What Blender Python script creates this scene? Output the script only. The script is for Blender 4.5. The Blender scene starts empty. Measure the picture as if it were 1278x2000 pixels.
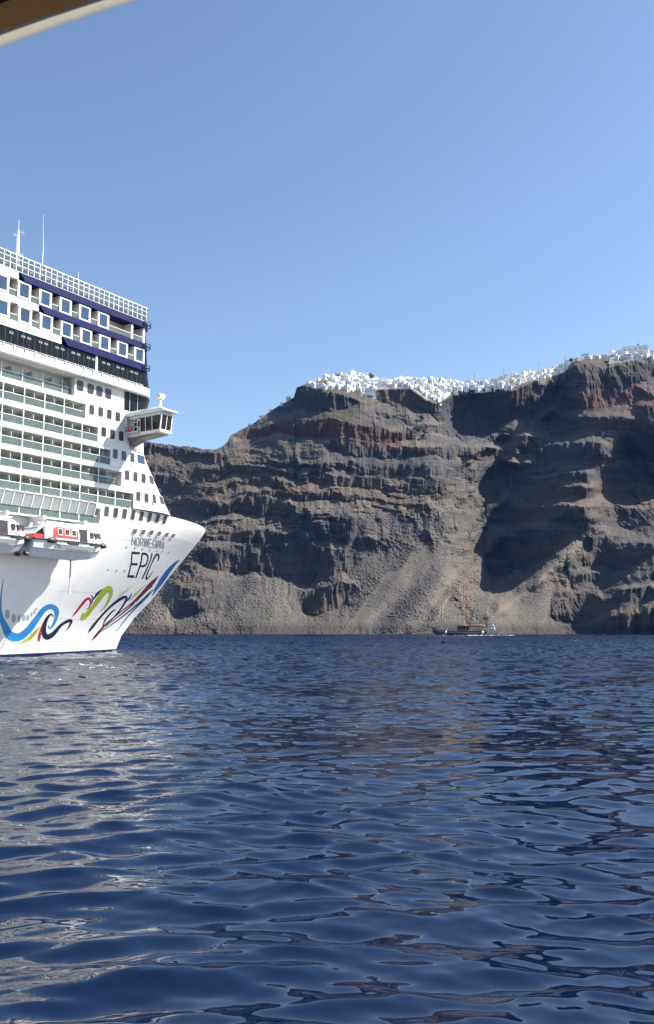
import bpy, bmesh, math, random
import numpy as np
from mathutils import Vector, Matrix
from mathutils.bvhtree import BVHTree
R = math.radians
random.seed(7)
rng = np.random.RandomState(11)
scene = bpy.context.scene
COL = scene.collection

# ------------------------------------------------------------------ camera
FPX, HZ, CAMH = 1700.0, 1228.0, 3.9          # focal length in photo pixels, horizon row, eye height above the sea
PITCH = math.atan((HZ - 1000) / FPX)
cd = bpy.data.cameras.new('camera')
cd.sensor_fit = 'VERTICAL'; cd.sensor_height = 36.0; cd.lens = FPX * 36 / 2000
cd.clip_start = 0.1; cd.clip_end = 30000
cd.dof.use_dof = True; cd.dof.focus_distance = 200; cd.dof.aperture_fstop = 7.5
cam = bpy.data.objects.new('camera', cd); COL.objects.link(cam)
cam.location = (0, 0, CAMH); cam.rotation_euler = (R(90) + PITCH, 0, 0)
scene.camera = cam
# ------------------------------------------------------------------ light
SUN_AZ, SUN_EL = R(83), R(44)                # clockwise from the view axis (+Y), height
wd = bpy.data.worlds.new('World'); scene.world = wd; wd.use_nodes = True
nt = wd.node_tree
sky = nt.nodes.new('ShaderNodeTexSky'); sky.sky_type = 'NISHITA'; sky.sun_disc = False
sky.sun_elevation = SUN_EL; sky.sun_rotation = SUN_AZ
sky.altitude = 0; sky.air_density = 1.0; sky.dust_density = 0.4; sky.ozone_density = 1.7
nt.links.new(sky.outputs[0], nt.nodes['Background'].inputs[0])
nt.nodes['Background'].inputs[1].default_value = 0.084
sd = bpy.data.lights.new('sun', 'SUN'); sd.energy = 5.0; sd.angle = R(0.5); sd.color = (1.0, 0.95, 0.87)
sun = bpy.data.objects.new('sun', sd); COL.objects.link(sun)
SDIR = Vector((math.sin(SUN_AZ) * math.cos(SUN_EL), math.cos(SUN_AZ) * math.cos(SUN_EL), math.sin(SUN_EL)))
sun.rotation_euler = SDIR.to_track_quat('Z', 'Y').to_euler()
sun.location = (60, 20, 80)
scene.view_settings.view_transform = 'Standard'; scene.view_settings.look = 'None'
scene.view_settings.exposure = 1.2; scene.view_settings.gamma = 1.0

scene.cycles.diffuse_bounces = 1; scene.cycles.volume_bounces = 0
# ------------------------------------------------------------------ pixel rays (photo 1278 x 2000)
cP, sP = math.cos(PITCH), math.sin(PITCH)
CAM = Vector((0, 0, CAMH))
def ray(px, py):
    x = (px - 639) / FPX; y = -(py - 1000) / FPX
    return Vector((x, cP - sP * y, sP + cP * y))
def at_depth(px, py, Y):
    d = ray(px, py); return CAM + d * (Y / d.y)
def at_height(px, py, z):
    d = ray(px, py); return CAM + d * ((z - CAMH) / d.z)

# ------------------------------------------------------------------ helpers
def tag(o, label=None, cat=None, group=None, kind=None):
    if label: o['label'] = label
    if cat: o['category'] = cat
    if group: o['group'] = group
    if kind: o['kind'] = kind
    return o
def empty(name, loc=(0, 0, 0), rz=0):
    o = bpy.data.objects.new(name, None); COL.objects.link(o)
    o.location = loc; o.rotation_euler = (0, 0, rz); o.empty_display_size = 0.5
    return o
def children(o): return list(o.children)
def copy_tree(o, parent=None):
    c = o.copy(); COL.objects.link(c)
    if parent: c.parent = parent
    for ch in children(o): copy_tree(ch, c)
    return c
class MB:
    def __init__(s): s.v = []; s.f = []; s.m = []; s.mi = 0
    def add(s, vs, fs):
        b = len(s.v); s.v += [tuple(v) for v in vs]
        for f in fs: s.f.append(tuple(i + b for i in f)); s.m.append(s.mi)
        return s
    def box(s, x0, x1, y0, y1, z0, z1):
        if x0 > x1: x0, x1 = x1, x0
        if y0 > y1: y0, y1 = y1, y0
        if z0 > z1: z0, z1 = z1, z0
        return s.add([(x0,y0,z0),(x1,y0,z0),(x1,y1,z0),(x0,y1,z0),(x0,y0,z1),(x1,y0,z1),(x1,y1,z1),(x0,y1,z1)],
              [(0,3,2,1),(4,5,6,7),(0,1,5,4),(1,2,6,5),(2,3,7,6),(3,0,4,7)])
    def hexa(s, lo, hi):   # two quads, lower and upper ring
        return s.add(list(lo) + list(hi), [(3,2,1,0),(4,5,6,7),(0,1,5,4),(1,2,6,5),(2,3,7,6),(3,0,4,7)])
    def rings(s, rs, cap0=True, cap1=True, closed=True):
        n = len(rs[0]); vs = [p for r in rs for p in r]; fs = []
        for i in range(len(rs) - 1):
            for j in range(n if closed else n - 1):
                k = (j + 1) % n
                fs.append((i*n+j, i*n+k, (i+1)*n+k, (i+1)*n+j))
        if cap0: fs.append(tuple(range(n - 1, -1, -1)))
        if cap1: fs.append(tuple((len(rs)-1)*n + j for j in range(n)))
        return s.add(vs, fs)
    def tube(s, pts, r, n=6, r2=None):
        pts = [Vector(p) for p in pts]; rs = []
        for i, p in enumerate(pts):
            d = (pts[min(i+1, len(pts)-1)] - pts[max(i-1, 0)]).normalized()
            a = d.orthogonal().normalized() if i == 0 else (a - d * a.dot(d)).normalized()
            b = d.cross(a); rr = r if r2 is None else r + (r2 - r) * i / (len(pts) - 1)
            rs.append([p + a * rr * math.cos(2*math.pi*k/n) + b * rr * math.sin(2*math.pi*k/n) for k in range(n)])
        return s.rings(rs)
    def build(s, name, mat, parent=None, smooth=False, bevel=0):
        me = bpy.data.meshes.new(name); me.from_pydata(s.v, [], s.f)
        mats = mat if isinstance(mat, (list, tuple)) else [mat]
        for m in mats: me.materials.append(m)
        if len(mats) > 1: me.polygons.foreach_set('material_index', s.m)
        bm = bmesh.new(); bm.from_mesh(me); bmesh.ops.recalc_face_normals(bm, faces=bm.faces); bm.to_mesh(me); bm.free()
        if smooth: me.polygons.foreach_set('use_smooth', [True] * len(me.polygons))
        me.update()
        o = bpy.data.objects.new(name, me); COL.objects.link(o)
        if parent: o.parent = parent
        if bevel:
            b = o.modifiers.new('bevel', 'BEVEL'); b.width = bevel; b.segments = 2; b.limit_method = 'ANGLE'
        return o
def grid_mesh(name, P, mat, col=None, smooth=True, kind=None):
    """P: (ni, nj, 3) array -> one sheet"""
    ni, nj = P.shape[:2]
    me = bpy.data.meshes.new(name)
    i, j = np.meshgrid(np.arange(ni - 1), np.arange(nj - 1), indexing='ij')
    q = np.stack([i*nj+j, (i+1)*nj+j, (i+1)*nj+j+1, i*nj+j+1], -1).reshape(-1, 4)
    me.vertices.add(ni*nj); me.vertices.foreach_set('co', P.reshape(-1).astype(np.float32))
    me.loops.add(q.size); me.loops.foreach_set('vertex_index', q.reshape(-1).astype(np.int32))
    me.polygons.add(len(q)); me.polygons.foreach_set('loop_start', (np.arange(len(q))*4).astype(np.int32))
    me.polygons.foreach_set('loop_total', np.full(len(q), 4, np.int32))
    me.update(calc_edges=True); me.validate()
    me.polygons.foreach_set('use_smooth', np.full(len(q), smooth, bool))
    if col is not None:
        a = me.color_attributes.new('tint', 'FLOAT_COLOR', 'POINT')
        a.data.foreach_set('color', np.concatenate([col, np.ones(col.shape[:2] + (1,))], -1).reshape(-1).astype(np.float32))
    me.materials.append(mat)
    o = bpy.data.objects.new(name, me); COL.objects.link(o)
    if kind: o['kind'] = kind
    return o

# ------------------------------------------------------------------ materials
def mat(name, color, rough=0.5, metal=0.0, vary=0.0, scale=1.0, bump=0.0, bscale=None, spec=0.5, alpha=None, trans=0.0, stretch=None):
    m = bpy.data.materials.new(name); m.use_nodes = True
    t = m.node_tree; p = t.nodes['Principled BSDF']
    p.inputs['Base Color'].default_value = (*color, 1); p.inputs['Roughness'].default_value = rough
    p.inputs['Metallic'].default_value = metal; p.inputs['Specular IOR Level'].default_value = spec
    if trans: p.inputs['Transmission Weight'].default_value = trans
    if alpha is not None: p.inputs['Alpha'].default_value = alpha
    if vary or bump:
        tc = t.nodes.new('ShaderNodeTexCoord'); mp = t.nodes.new('ShaderNodeMapping')
        t.links.new(tc.outputs['Object'], mp.inputs[0])
        if stretch: mp.inputs['Scale'].default_value = stretch
        n = t.nodes.new('ShaderNodeTexNoise'); n.inputs['Scale'].default_value = scale; n.inputs['Detail'].default_value = 6
        n.inputs['Roughness'].default_value = 0.65
        t.links.new(mp.outputs[0], n.inputs['Vector'])
        if vary:
            mr = t.nodes.new('ShaderNodeMapRange'); mr.inputs['From Min'].default_value = 0.3; mr.inputs['From Max'].default_value = 0.7
            mr.inputs['To Min'].default_value = 1 - vary; mr.inputs['To Max'].default_value = 1 + vary * 0.5
            t.links.new(n.outputs[0], mr.inputs[0])
            mx = t.nodes.new('ShaderNodeVectorMath'); mx.operation = 'SCALE'
            mx.inputs[0].default_value = color; t.links.new(mr.outputs[0], mx.inputs['Scale'])
            t.links.new(mx.outputs[0], p.inputs['Base Color'])
        if bump:
            n2 = n
            if bscale:
                n2 = t.nodes.new('ShaderNodeTexNoise'); n2.inputs['Scale'].default_value = bscale; n2.inputs['Detail'].default_value = 4
                t.links.new(mp.outputs[0], n2.inputs['Vector'])
            b = t.nodes.new('ShaderNodeBump'); b.inputs['Strength'].default_value = 1; b.inputs['Distance'].default_value = bump
            t.links.new(n2.outputs[0], b.inputs['Height']); t.links.new(b.outputs[0], p.inputs['Normal'])
    return m
M = {}
M['hull'] = mat('hull_paint', (0.83, 0.83, 0.82), 0.3, vary=0.07, scale=0.55, bump=0.05, bscale=0.35, stretch=(1, 1, 0.16))
M['white'] = mat('white_paint', (0.80, 0.80, 0.78), 0.4, vary=0.07, scale=0.8, stretch=(1, 1, 0.35))
M['white2'] = mat('white_panel', (0.74, 0.76, 0.74), 0.45, vary=0.08, scale=1.5)
M['beige'] = mat('beige_wall', (0.55, 0.47, 0.42), 0.6, vary=0.1, scale=2)
M['blue'] = mat('blue_paint', (0.006, 0.008, 0.075), 0.6, vary=0.2, scale=1.2, spec=0.12)
M['boot'] = mat('boot_topping', (0.008, 0.02, 0.08), 0.35, vary=0.2, scale=0.6)
M['dark'] = mat('dark_glass', (0.008, 0.009, 0.011), 0.15, vary=0.3, scale=0.7, spec=0.22)
M['brownglass'] = mat('brown_cabin_glass', (0.06, 0.045, 0.05), 0.12, vary=0.3, scale=0.9)
M['tanglass'] = mat('tan_cabin_glass', (0.20, 0.15, 0.13), 0.15, vary=0.25, scale=0.9)
M['suite'] = mat('suite_glass', (0.05, 0.09, 0.15), 0.04, vary=0.35, scale=0.4, metal=0.25)
M['mullion'] = mat('grey_frame', (0.25, 0.27, 0.28), 0.45, vary=0.1)
M['teal'] = mat('teal_rail_glass', (0.13, 0.185, 0.175), 0.08, vary=0.05, scale=0.8, alpha=0.5)
M['door'] = mat('balcony_door_glass', (0.22, 0.27, 0.25), 0.12, vary=0.2, scale=0.9)
M['curtain'] = mat('drawn_curtain', (0.46, 0.43, 0.38), 0.8, vary=0.15, scale=3, stretch=(3, 3, .4))
M['part'] = mat('partition_panel', (0.58, 0.63, 0.60), 0.45, vary=0.06, scale=2)
M['screen'] = mat('wind_screen_glass', (0.10, 0.13, 0.15), 0.06, vary=0.3, scale=1, alpha=0.55)
M['defl'] = mat('deflector_glass', (0.42, 0.46, 0.46), 0.25, vary=0.08, scale=1, alpha=0.6)
M['chair'] = mat('dark_woven_chair', (0.02, 0.022, 0.028), 0.7, vary=0.2, scale=6)
M['black'] = mat('black_rubber', (0.012, 0.012, 0.014), 0.5, vary=0.2, scale=3)
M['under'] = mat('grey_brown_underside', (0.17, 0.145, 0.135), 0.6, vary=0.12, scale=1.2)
M['orange'] = mat('lifeboat_red', (0.62, 0.03, 0.025), 0.4, vary=0.08, scale=1.5)
M['lbwhite'] = mat('lifeboat_white', (0.78, 0.78, 0.76), 0.35, vary=0.08, scale=1.2, bump=0.01)
M['lbgrey'] = mat('lifeboat_bottom', (0.64, 0.67, 0.70), 0.45, vary=0.12, scale=1.0)

# ================================================================== SEA
def vnoise(x, y, seed):
    """smooth value noise on a lattice, -1..1"""
    xi = np.floor(x).astype(np.int64); yi = np.floor(y).astype(np.int64)
    fx = x - xi; fy = y - yi
    fx = fx*fx*fx*(fx*(fx*6-15)+10); fy = fy*fy*fy*(fy*(fy*6-15)+10)
    def h(a, b):
        n = (a * 374761393 + b * 668265263 + seed * 144665) & 0xffffffff
        n = ((n ^ (n >> 13)) * 1274126177) & 0xffffffff
        n = (n ^ (n >> 16)) & 0xffff
        return n / 32767.5 - 1
    return (h(xi, yi)*(1-fx) + h(xi+1, yi)*fx)*(1-fy) + (h(xi, yi+1)*(1-fx) + h(xi+1, yi+1)*fx)*fy
def fbm(x, y, seed, oct=4, gain=0.5):
    s = 0; a = 1; tot = 0
    for o in range(oct):
        s = s + a * vnoise(x * 2**o + 17.3*o, y * 2**o + 9.1*o, seed + o); tot += a; a *= gain
    return s / tot
def ridged(x, y, seed, oct=3):
    s = 0; a = 1; tot = 0
    for o in range(oct):
        s = s + a * (1 - 2*np.abs(vnoise(x * 2**o, y * 2**o, seed + o))); tot += a; a *= 0.5
    return s / tot
def sstep(a, b, x):
    t = np.clip((x - a) / (b - a), 0, 1); return t*t*(3-2*t)

def sea_material():
    m = bpy.data.materials.new('sea_water'); m.use_nodes = True
    t = m.node_tree; p = t.nodes['Principled BSDF']
    p.inputs['Base Color'].default_value = (0.0, 0.0050, 0.023, 1)
    p.inputs['Roughness'].default_value = 0.03; p.inputs['IOR'].default_value = 1.70
    # small ripples tilt the surface: rms slope grows where the open water is ruffled
    tc = t.nodes.new('ShaderNodeTexCoord'); geo = t.nodes.new('ShaderNodeNewGeometry')
    at = t.nodes.new('ShaderNodeAttribute'); at.attribute_name = 'tint'; sepa = t.nodes.new('ShaderNodeSeparateColor'); t.links.new(at.outputs['Color'], sepa.inputs[0])
    def ripple(sc, stretch, rot, det):
        mp = t.nodes.new('ShaderNodeMapping'); mp.inputs['Scale'].default_value = stretch; mp.inputs['Rotation'].default_value = (0, 0, R(rot))
        t.links.new(tc.outputs['Object'], mp.inputs[0])
        n = t.nodes.new('ShaderNodeTexNoise'); n.inputs['Scale'].default_value = sc; n.inputs['Detail'].default_value = det; n.inputs['Roughness'].default_value = .55
        t.links.new(mp.outputs[0], n.inputs['Vector'])
        sb = t.nodes.new('ShaderNodeVectorMath'); sb.operation = 'SUBTRACT'; sb.inputs[1].default_value = (.5, .5, .5); t.links.new(n.outputs['Color'], sb.inputs[0])
        return sb
    def scaled(v, sock=None, k=(1, 1, 0)):
        m1 = t.nodes.new('ShaderNodeVectorMath'); m1.operation = 'MULTIPLY'; m1.inputs[1].default_value = k; t.links.new(v.outputs[0], m1.inputs[0])
        if sock is None: return m1
        m2 = t.nodes.new('ShaderNodeVectorMath'); m2.operation = 'SCALE'; t.links.new(m1.outputs[0], m2.inputs[0]); t.links.new(sock, m2.inputs['Scale']); return m2
    a1 = scaled(ripple(1.1, (.5, 1, 1), 8, 4), sepa.outputs[0], (1.5, 3.2, 0))
    a2 = scaled(ripple(4.5, (.5, 1, 1), -12, 2), sepa.outputs[1], (.35, .7, 0))
    ad = t.nodes.new('ShaderNodeVectorMath'); ad.operation = 'ADD'; t.links.new(a1.outputs[0], ad.inputs[0]); t.links.new(a2.outputs[0], ad.inputs[1])
    ad2 = t.nodes.new('ShaderNodeVectorMath'); ad2.operation = 'ADD'; t.links.new(ad.outputs[0], ad2.inputs[0]); t.links.new(geo.outputs['Normal'], ad2.inputs[1])
    nm = t.nodes.new('ShaderNodeVectorMath'); nm.operation = 'NORMALIZE'; t.links.new(ad2.outputs[0], nm.inputs[0])
    t.links.new(nm.outputs[0], p.inputs['Normal'])
    rg = t.nodes.new('ShaderNodeMapRange'); rg.inputs['To Min'].default_value = .02; rg.inputs['To Max'].default_value = .24
    t.links.new(sepa.outputs[0], rg.inputs[0]); t.links.new(rg.outputs[0], p.inputs['Roughness'])
    return m
def build_sea():
    y0 = -9.0                                              # the fan starts behind the camera
    rad = [10.0]
    while rad[-1] < 60: rad.append(rad[-1] * 1.0026)
    while rad[-1] < 120: rad.append(rad[-1] * 1.0026)
    while rad[-1] < 420: rad.append(rad[-1] + .32)
    while rad[-1] < 640: rad.append(rad[-1] + .6)
    while rad[-1] < 1100: rad.append(rad[-1] * 1.0055)
    rad += [1300, 1700, 2400, 3600]
    rad = np.array(rad)
    ang = np.concatenate([np.radians(np.linspace(-75, -28, 60)), np.radians(np.linspace(-28, 28, 760))[1:-1], np.radians(np.linspace(28, 75, 60))])
    r, th = np.meshgrid(rad, ang, indexing='ij')
    X = r * np.sin(th); Y = y0 + r * np.cos(th)
    Z = np.zeros_like(X); dX = np.zeros_like(X); dY = np.zeros_like(X)
    sp = np.maximum(np.gradient(rad)[:, None] * np.ones_like(X), r * np.radians(0.074) * 0.6)
    w = np.random.RandomState(5)
    waves = []
    for i in range(96):
        lam = 0.24 * (26 / 0.24) ** ((i + w.rand()) / 96)
        slope = 0.024 if lam < 0.5 else (0.036 if lam < 1.6 else (0.019 if lam < 4 else 0.008))
        k = 2 * math.pi / lam
        waves.append((lam, k, slope / k * (0.7 + 0.6 * w.rand()), R(-8) + w.randn() * R(24 if lam < 4 else 34), w.rand() * 2 * math.pi))
    warpx = 0.6 * np.sin(Y * 0.31 + 1.3 * np.sin(X * 0.17)); warpy = 0.5 * np.sin(X * 0.37 + 1.1 * np.sin(Y * 0.23 + 2))
    Xw = X + warpx; Yw = Y + warpy
    # calm and ruffled patches
    patch = 0.85 + 0.35 * np.sin(X * 0.11 + 2 * np.sin(Y * 0.07)) * np.sin(Y * 0.13 + 1.7 * np.sin(X * 0.05))
    chop = 1 + 3.2 * sstep(40, 230, r)                      # the open channel is choppier than the lee near the boat
    for lam, k, A, dr, ph in waves:
        att = np.clip((lam / sp - 2.5) / 3.5, 0, 1)
        rows = np.where(att.max(1) > 0)[0]
        if not len(rows): continue
        s = slice(0, rows.max() + 1)
        kx, ky = math.sin(dr) * k, math.cos(dr) * k
        arg = kx * Xw[s] + ky * Yw[s] + ph
        a = A * att[s] * ((patch*chop)[s] if lam < 4 else 1.0)
        Z[s] += a * np.cos(arg); q = 0.9
        dX[s] -= q * a * math.sin(dr) * np.sin(arg); dY[s] -= q * a * math.cos(dr) * np.sin(arg)
    P = np.stack([X + dX, Y + dY, Z], -1)
    ruf = np.stack([np.clip(sstep(12, 120, r), .04, 1) * np.clip(.75 + .5*fbm(X*.012, Y*.006, 301, 3), .35, 1.3), np.clip(.22 + .78*sstep(20, 90, r), 0, 1) * np.clip(patch - .2, .3, 1.2), np.zeros_like(r)], -1)
    o = grid_mesh('sea', P, sea_material(), ruf, kind='structure')
    return o
build_sea()

# ================================================================== CALDERA CLIFF
RIM = [(-150,846),(0,850),(200,852),(270,858),(300,864),(340,870),(395,876),(422,879),(440,868),(452,850),(470,840),(492,829),(520,808),(545,792),
       (574,776),(580,757),(600,750),(640,736),(700,732),(740,742),(800,740),(860,745),(900,748),(945,748),(1000,736),(1050,728),(1090,722),
       (1110,712),(1122,704),(1140,699),(1185,696),(1220,689),(1278,686),(1340,680),(1500,672)]
# relief control points: photo column, photo row, metres away from (+) or towards (-) the viewer
REL = []
def lev(py, *pts): REL.extend((px, py, o * (.42 if px < 410 and o > 20 else 1)) for px, o in pts)
lev(1240, (-150,40),(200,60),(300,40),(400,5),(500,-10),(620,-14),(700,-10),(800,-6),(880,0),(940,-6),(1000,2),(1100,8),(1145,4),(1172,-12),(1278,-20),(1500,-20))
lev(1190, (200,70),(300,42),(345,14),(390,-2),(440,6),(530,-10),(598,10),(640,-14),(690,-8),(780,-10),(860,-12),(900,6),(950,2),(975,-6),(1010,2),(1060,0),(1120,8),(1165,6),(1200,-20),(1278,-28),(1500,-20))
lev(1130, (200,90),(310,55),(350,25),(400,6),(470,2),(540,-8),(585,8),(610,9),(650,-14),(720,-12),(800,-12),(875,-14),(912,14),(960,30),(1035,0),(1055,-10),(1085,-2),(1140,10),(1190,12),(1225,-13),(1278,-30),(1500,-20))
lev(1070, (200,100),(330,60),(400,22),(480,4),(560,2),(640,-8),(690,-22),(760,-12),(830,-12),(880,-16),(920,26),(970,40),(1030,22),(1075,-22),(1105,-8),(1135,8),(1190,16),(1232,-10),(1278,-28),(1500,-20))
lev(1010, (200,110),(320,80),(400,30),(480,6),(560,-4),(650,-20),(700,-30),(780,-20),(850,-24),(890,0),(940,36),(1000,34),(1060,-2),(1110,-30),(1160,-32),(1190,10),(1230,14),(1278,-8),(1500,-10))
lev(945, (200,120),(320,100),(400,52),(440,14),(520,0),(640,-20),(700,-26),(800,-22),(880,-22),(905,6),(950,34),(1010,34),(1060,14),(1105,-26),(1160,-36),(1190,10),(1240,22),(1300,6),(1500,0))
lev(885, (200,130),(320,115),(400,70),(460,14),(560,-12),(660,-25),(760,-22),(850,-22),(925,-12),(950,22),(1000,14),(1030,20),(1070,8),(1125,-28),(1185,-36),(1215,8),(1250,10),(1300,-4),(1500,0))
lev(825, (480,60),(530,14),(570,-8),(640,-22),(720,-20),(800,-8),(860,4),(900,28),(960,28),(1010,12),(1055,26),(1090,26),(1135,-10),(1200,-28),(1278,-20),(1500,-10))
lev(775, (560,40),(590,-2),(622,-22),(680,-18),(760,0),(850,8),(870,14),(930,22),(1000,4),(1060,16),(1095,32),(1122,-16),(1180,-8),(1278,-10),(1500,-10))
lev(725, (600,5),(700,0),(860,0),(1000,0),(1098,18),(1128,-22),(1170,-8),(1200,0),(1278,0),(1500,0))
# cliff bands (lava flows): list of (px, top row, bottom row), strength
BANDS = [
 ([(574,757,790),(600,755,802),(630,762,800),(660,770,798),(690,780,792)], 1.0, 0),
 ([(725,757,775),(760,756,784),(800,757,792),(830,780,800),(860,790,802)], .9, 0),
 ([(855,782,822),(900,768,842),(950,762,838),(1000,766,822),(1040,752,806),(1070,746,800),(1098,738,792)], 1.0, 0),
 ([(1096,722,800),(1120,706,806),(1150,704,792),(1190,716,778),(1230,718,752),(1278,706,736),(1500,700,730)], 1.0, 0),
 ([(470,846,858),(540,826,846),(580,819,850),(650,821,848),(720,834,860),(760,842,862),(800,846,858)], .95, 1),
 ([(820,828,846),(880,828,850),(920,838,862),(960,845,872)], .9, 0),
 ([(645,856,876),(700,860,890),(780,874,892),(860,872,890),(930,868,895),(960,872,900)], .95, 0),
 ([(1120,780,806),(1180,770,794),(1240,760,790),(1278,768,806),(1500,770,800)], .95, 1),
 ([(1085,820,862),(1140,815,848),(1200,812,842),(1278,800,850),(1500,790,850)], .95, 0),
 ([(1060,866,915),(1120,862,900),(1190,858,905),(1230,850,890),(1278,850,900),(1500,850,900)], 1.0, 0),
 ([(1060,955,985),(1100,922,975),(1165,905,960),(1200,920,960),(1278,910,960),(1500,900,960)], .9, 0),
 ([(960,985,1020),(1030,1000,1030),(1100,996,1020),(1170,985,1020),(1230,1000,1030),(1278,990,1020),(1500,990,1020)], .9, 0),
 ([(958,1044,1122),(1000,1048,1130),(1060,1035,1100),(1090,1030,1092),(1115,1045,1078)], 1.0, 0),
 ([(1120,1090,1150),(1170,1075,1120),(1220,1075,1110),(1278,1060,1085),(1500,1060,1080)], .9, 0),
 ([(1090,1180,1215),(1150,1160,1210),(1190,1165,1195),(1278,1115,1150),(1500,1110,1150)], 1.0, 0),
 ([(1165,1212,1240),(1200,1203,1240),(1240,1198,1240),(1278,1190,1240),(1500,1190,1240)], 1.0, 0),
 ([(400,1068,1110),(450,1073,1120),(520,1070,1115),(590,1066,1135),(640,1060,1130)], 1.0, 0),
 ([(335,1148,1168),(380,1152,1165),(440,1140,1160)], .9, 0),
 ([(340,1172,1200),(380,1170,1202),(440,1162,1185)], 1.0, 0),
 ([(575,1150,1195),(610,1152,1200),(660,1140,1182),(690,1140,1155)], 1.0, 0),
 ([(640,1095,1130),(680,1060,1120),(720,1050,1085),(745,1060,1075)], .8, 0),
 ([(-150,862,890),(270,862,882),(340,874,892),(420,884,905)], .9, 0),
 ([(-150,925,950),(300,930,950),(345,932,962),(365,940,952)], .8, 0),
]
def build_cliff():
    px = np.concatenate([np.arange(-150, 230, 4.0), np.arange(230, 1290, 0.95), np.arange(1290, 1500, 4.0)])
    NJ = 660
    rim = np.interp(px, *zip(*RIM)) + 1.6 * fbm(px * 0.06, px * 0, 3, 4) + 1.0 * vnoise(px * .3, px * 0, 4)
    ys0 = 620.0
    bot = HZ + FPX * (CAMH + 2.5) / (ys0 + 10)
    t = np.linspace(0, 1, NJ)
    PX = px[:, None] * np.ones(NJ); PY = bot + (rim[:, None] - bot) * t[None]
    # --- relief from scattered control points (linear radial basis)
    c = np.array(REL, float); D = np.hypot(c[:, None, 0]-c[None, :, 0], c[:, None, 1]-c[None, :, 1])
    n = len(c); A = np.zeros((n+3, n+3)); A[:n, :n] = -D + 0.0; A[:n, n] = 1; A[:n, n+1] = c[:, 0]/500; A[:n, n+2] = c[:, 1]/500
    A[n:, :n] = A[:n, n:].T
    sol = np.linalg.solve(A, np.concatenate([c[:, 2], np.zeros(3)]))
    def relief(x, y):
        out = sol[n] + sol[n+1]*x/500 + sol[n+2]*y/500
        for k in range(n): out = out - sol[k] * np.sqrt((x-c[k, 0])**2 + (y-c[k, 1])**2 + 30.0)
        return out
    gx = np.arange(-156, 1512, 6.0); gy = np.arange(650, 1262, 6.0)
    G = relief(*np.meshgrid(gx, gy, indexing='ij'))
    def look(x, y):
        a = np.clip((x - gx[0]) / 6, 0, len(gx)-1.001); b = np.clip((y - gy[0]) / 6, 0, len(gy)-1.001)
        i = a.astype(int); j = b.astype(int); a -= i; b -= j
        return (G[i, j]*(1-a)+G[i+1, j]*a)*(1-b)+(G[i, j+1]*(1-a)+G[i+1, j+1]*a)*b
    wx = PX + 13 * fbm(PX*.017, PY*.02, 21, 5); wy = PY + 9 * fbm(PX*.02, PY*.025, 31, 5)
    rel = (0.85 + .55 * sstep(640, 900, PX) - .12 * sstep(950, 1050, PX)) * look(wx, wy) - 14 * sstep(520, 300, PX) * 0
    ledge_c = np.ones_like(PX); ledge_k = np.zeros_like(PX)
    for (x0, y0, x1, y1, amp, wid) in ((938, 1222, 1140, 1058, 11, 15), (760, 1236, 905, 1080, 6, 20), (690, 1236, 800, 1110, 5, 18), (470, 1232, 600, 1130, 5, 20), (885, 1165, 985, 1035, 16, 13), (905, 1075, 1000, 950, 17, 12), (890, 985, 965, 893, 14, 11), (985, 905, 1100, 772, 13, 13), (925, 885, 1015, 825, 13, 10)):
        dx, dy_ = x1-x0, y1-y0; L_ = math.hypot(dx, dy_); dx /= L_; dy_ /= L_
        al = (wx-x0)*dx + (wy-y0)*dy_; pe = (wx-x0)*dy_ - (wy-y0)*dx
        rel = rel - amp * np.exp(-(pe/wid)**2) * sstep(-15, 25, al) * (1 - sstep(L_-25, L_+15, al))
    for (x0, x1, y0, amp) in ((1105, 1245, 812, 9), (1066, 1192, 862, 13), (1090, 1165, 922, 11), (1085, 1168, 950, 8), (1005, 1178, 986, 13), (985, 1132, 1032, 12), (985, 1045, 902, 10), (1000, 1068, 846, 9), (1190, 1290, 1058, 11), (1192, 1300, 1148, 12), (1235, 1300, 790, 9), (905, 985, 872, 9), (1120, 1200, 1120, 7)):
        yt = y0 + 5*fbm(PX*.03, PX*0 + y0, 401, 3) + 6*np.abs((PX - (x0+x1)/2)/((x1-x0)/2))**2
        prof = sstep(-9, 2, PY - yt) * np.exp(-np.clip(PY - yt, 0, None)/38.0)
        w_ = sstep(x0-8, x0+22, PX) * (1 - sstep(x1-22, x1+8, PX)) * (.75 + .5*fbm(PX*.05, PY*.02, 403, 3))
        rel = rel - amp * prof * w_; ledge_c = ledge_c * (1 - w_ * sstep(-16, -10, PY - yt) * (1 - sstep(-3, 2, PY - yt))); ledge_k = np.maximum(ledge_k, w_ * sstep(0, 3, PY - yt) * (1 - sstep(16, 24, PY - yt)))
    # --- cliff bands
    cl = np.zeros_like(PX); red = np.zeros_like(PX)
    wob = 4.5 * fbm(PX*.025, PY*.012, 41, 4) + 2.0 * vnoise(PX*.16, PY*.05, 44)
    yy = PY + wob
    for pts, st, isred in BANDS:
        b = np.array(pts, float)
        top = np.interp(PX, b[:, 0], b[:, 1]); bo = np.interp(PX, b[:, 0], b[:, 2])
        mid = (top+bo)/2; hw = (bo-top)/2
        hw = hw * np.clip(1 + .55 * fbm(PX*.03 + 5*st, PY*0 + b[0, 1], 51, 3), .3, 1.5)
        ends = sstep(b[0, 0]-14, b[0, 0]+6, PX) * (1 - sstep(b[-1, 0]-6, b[-1, 0]+14, PX))
        hw = hw * np.sqrt(ends + 1e-6)
        k = sstep(-2.0, 1.5, hw - np.abs(yy - mid)) * st * (ends > .02)
        cl = np.maximum(cl, k)
        if isred: red = np.maximum(red, sstep(-6, 2, hw - np.abs(yy - mid)) * ends)
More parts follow.
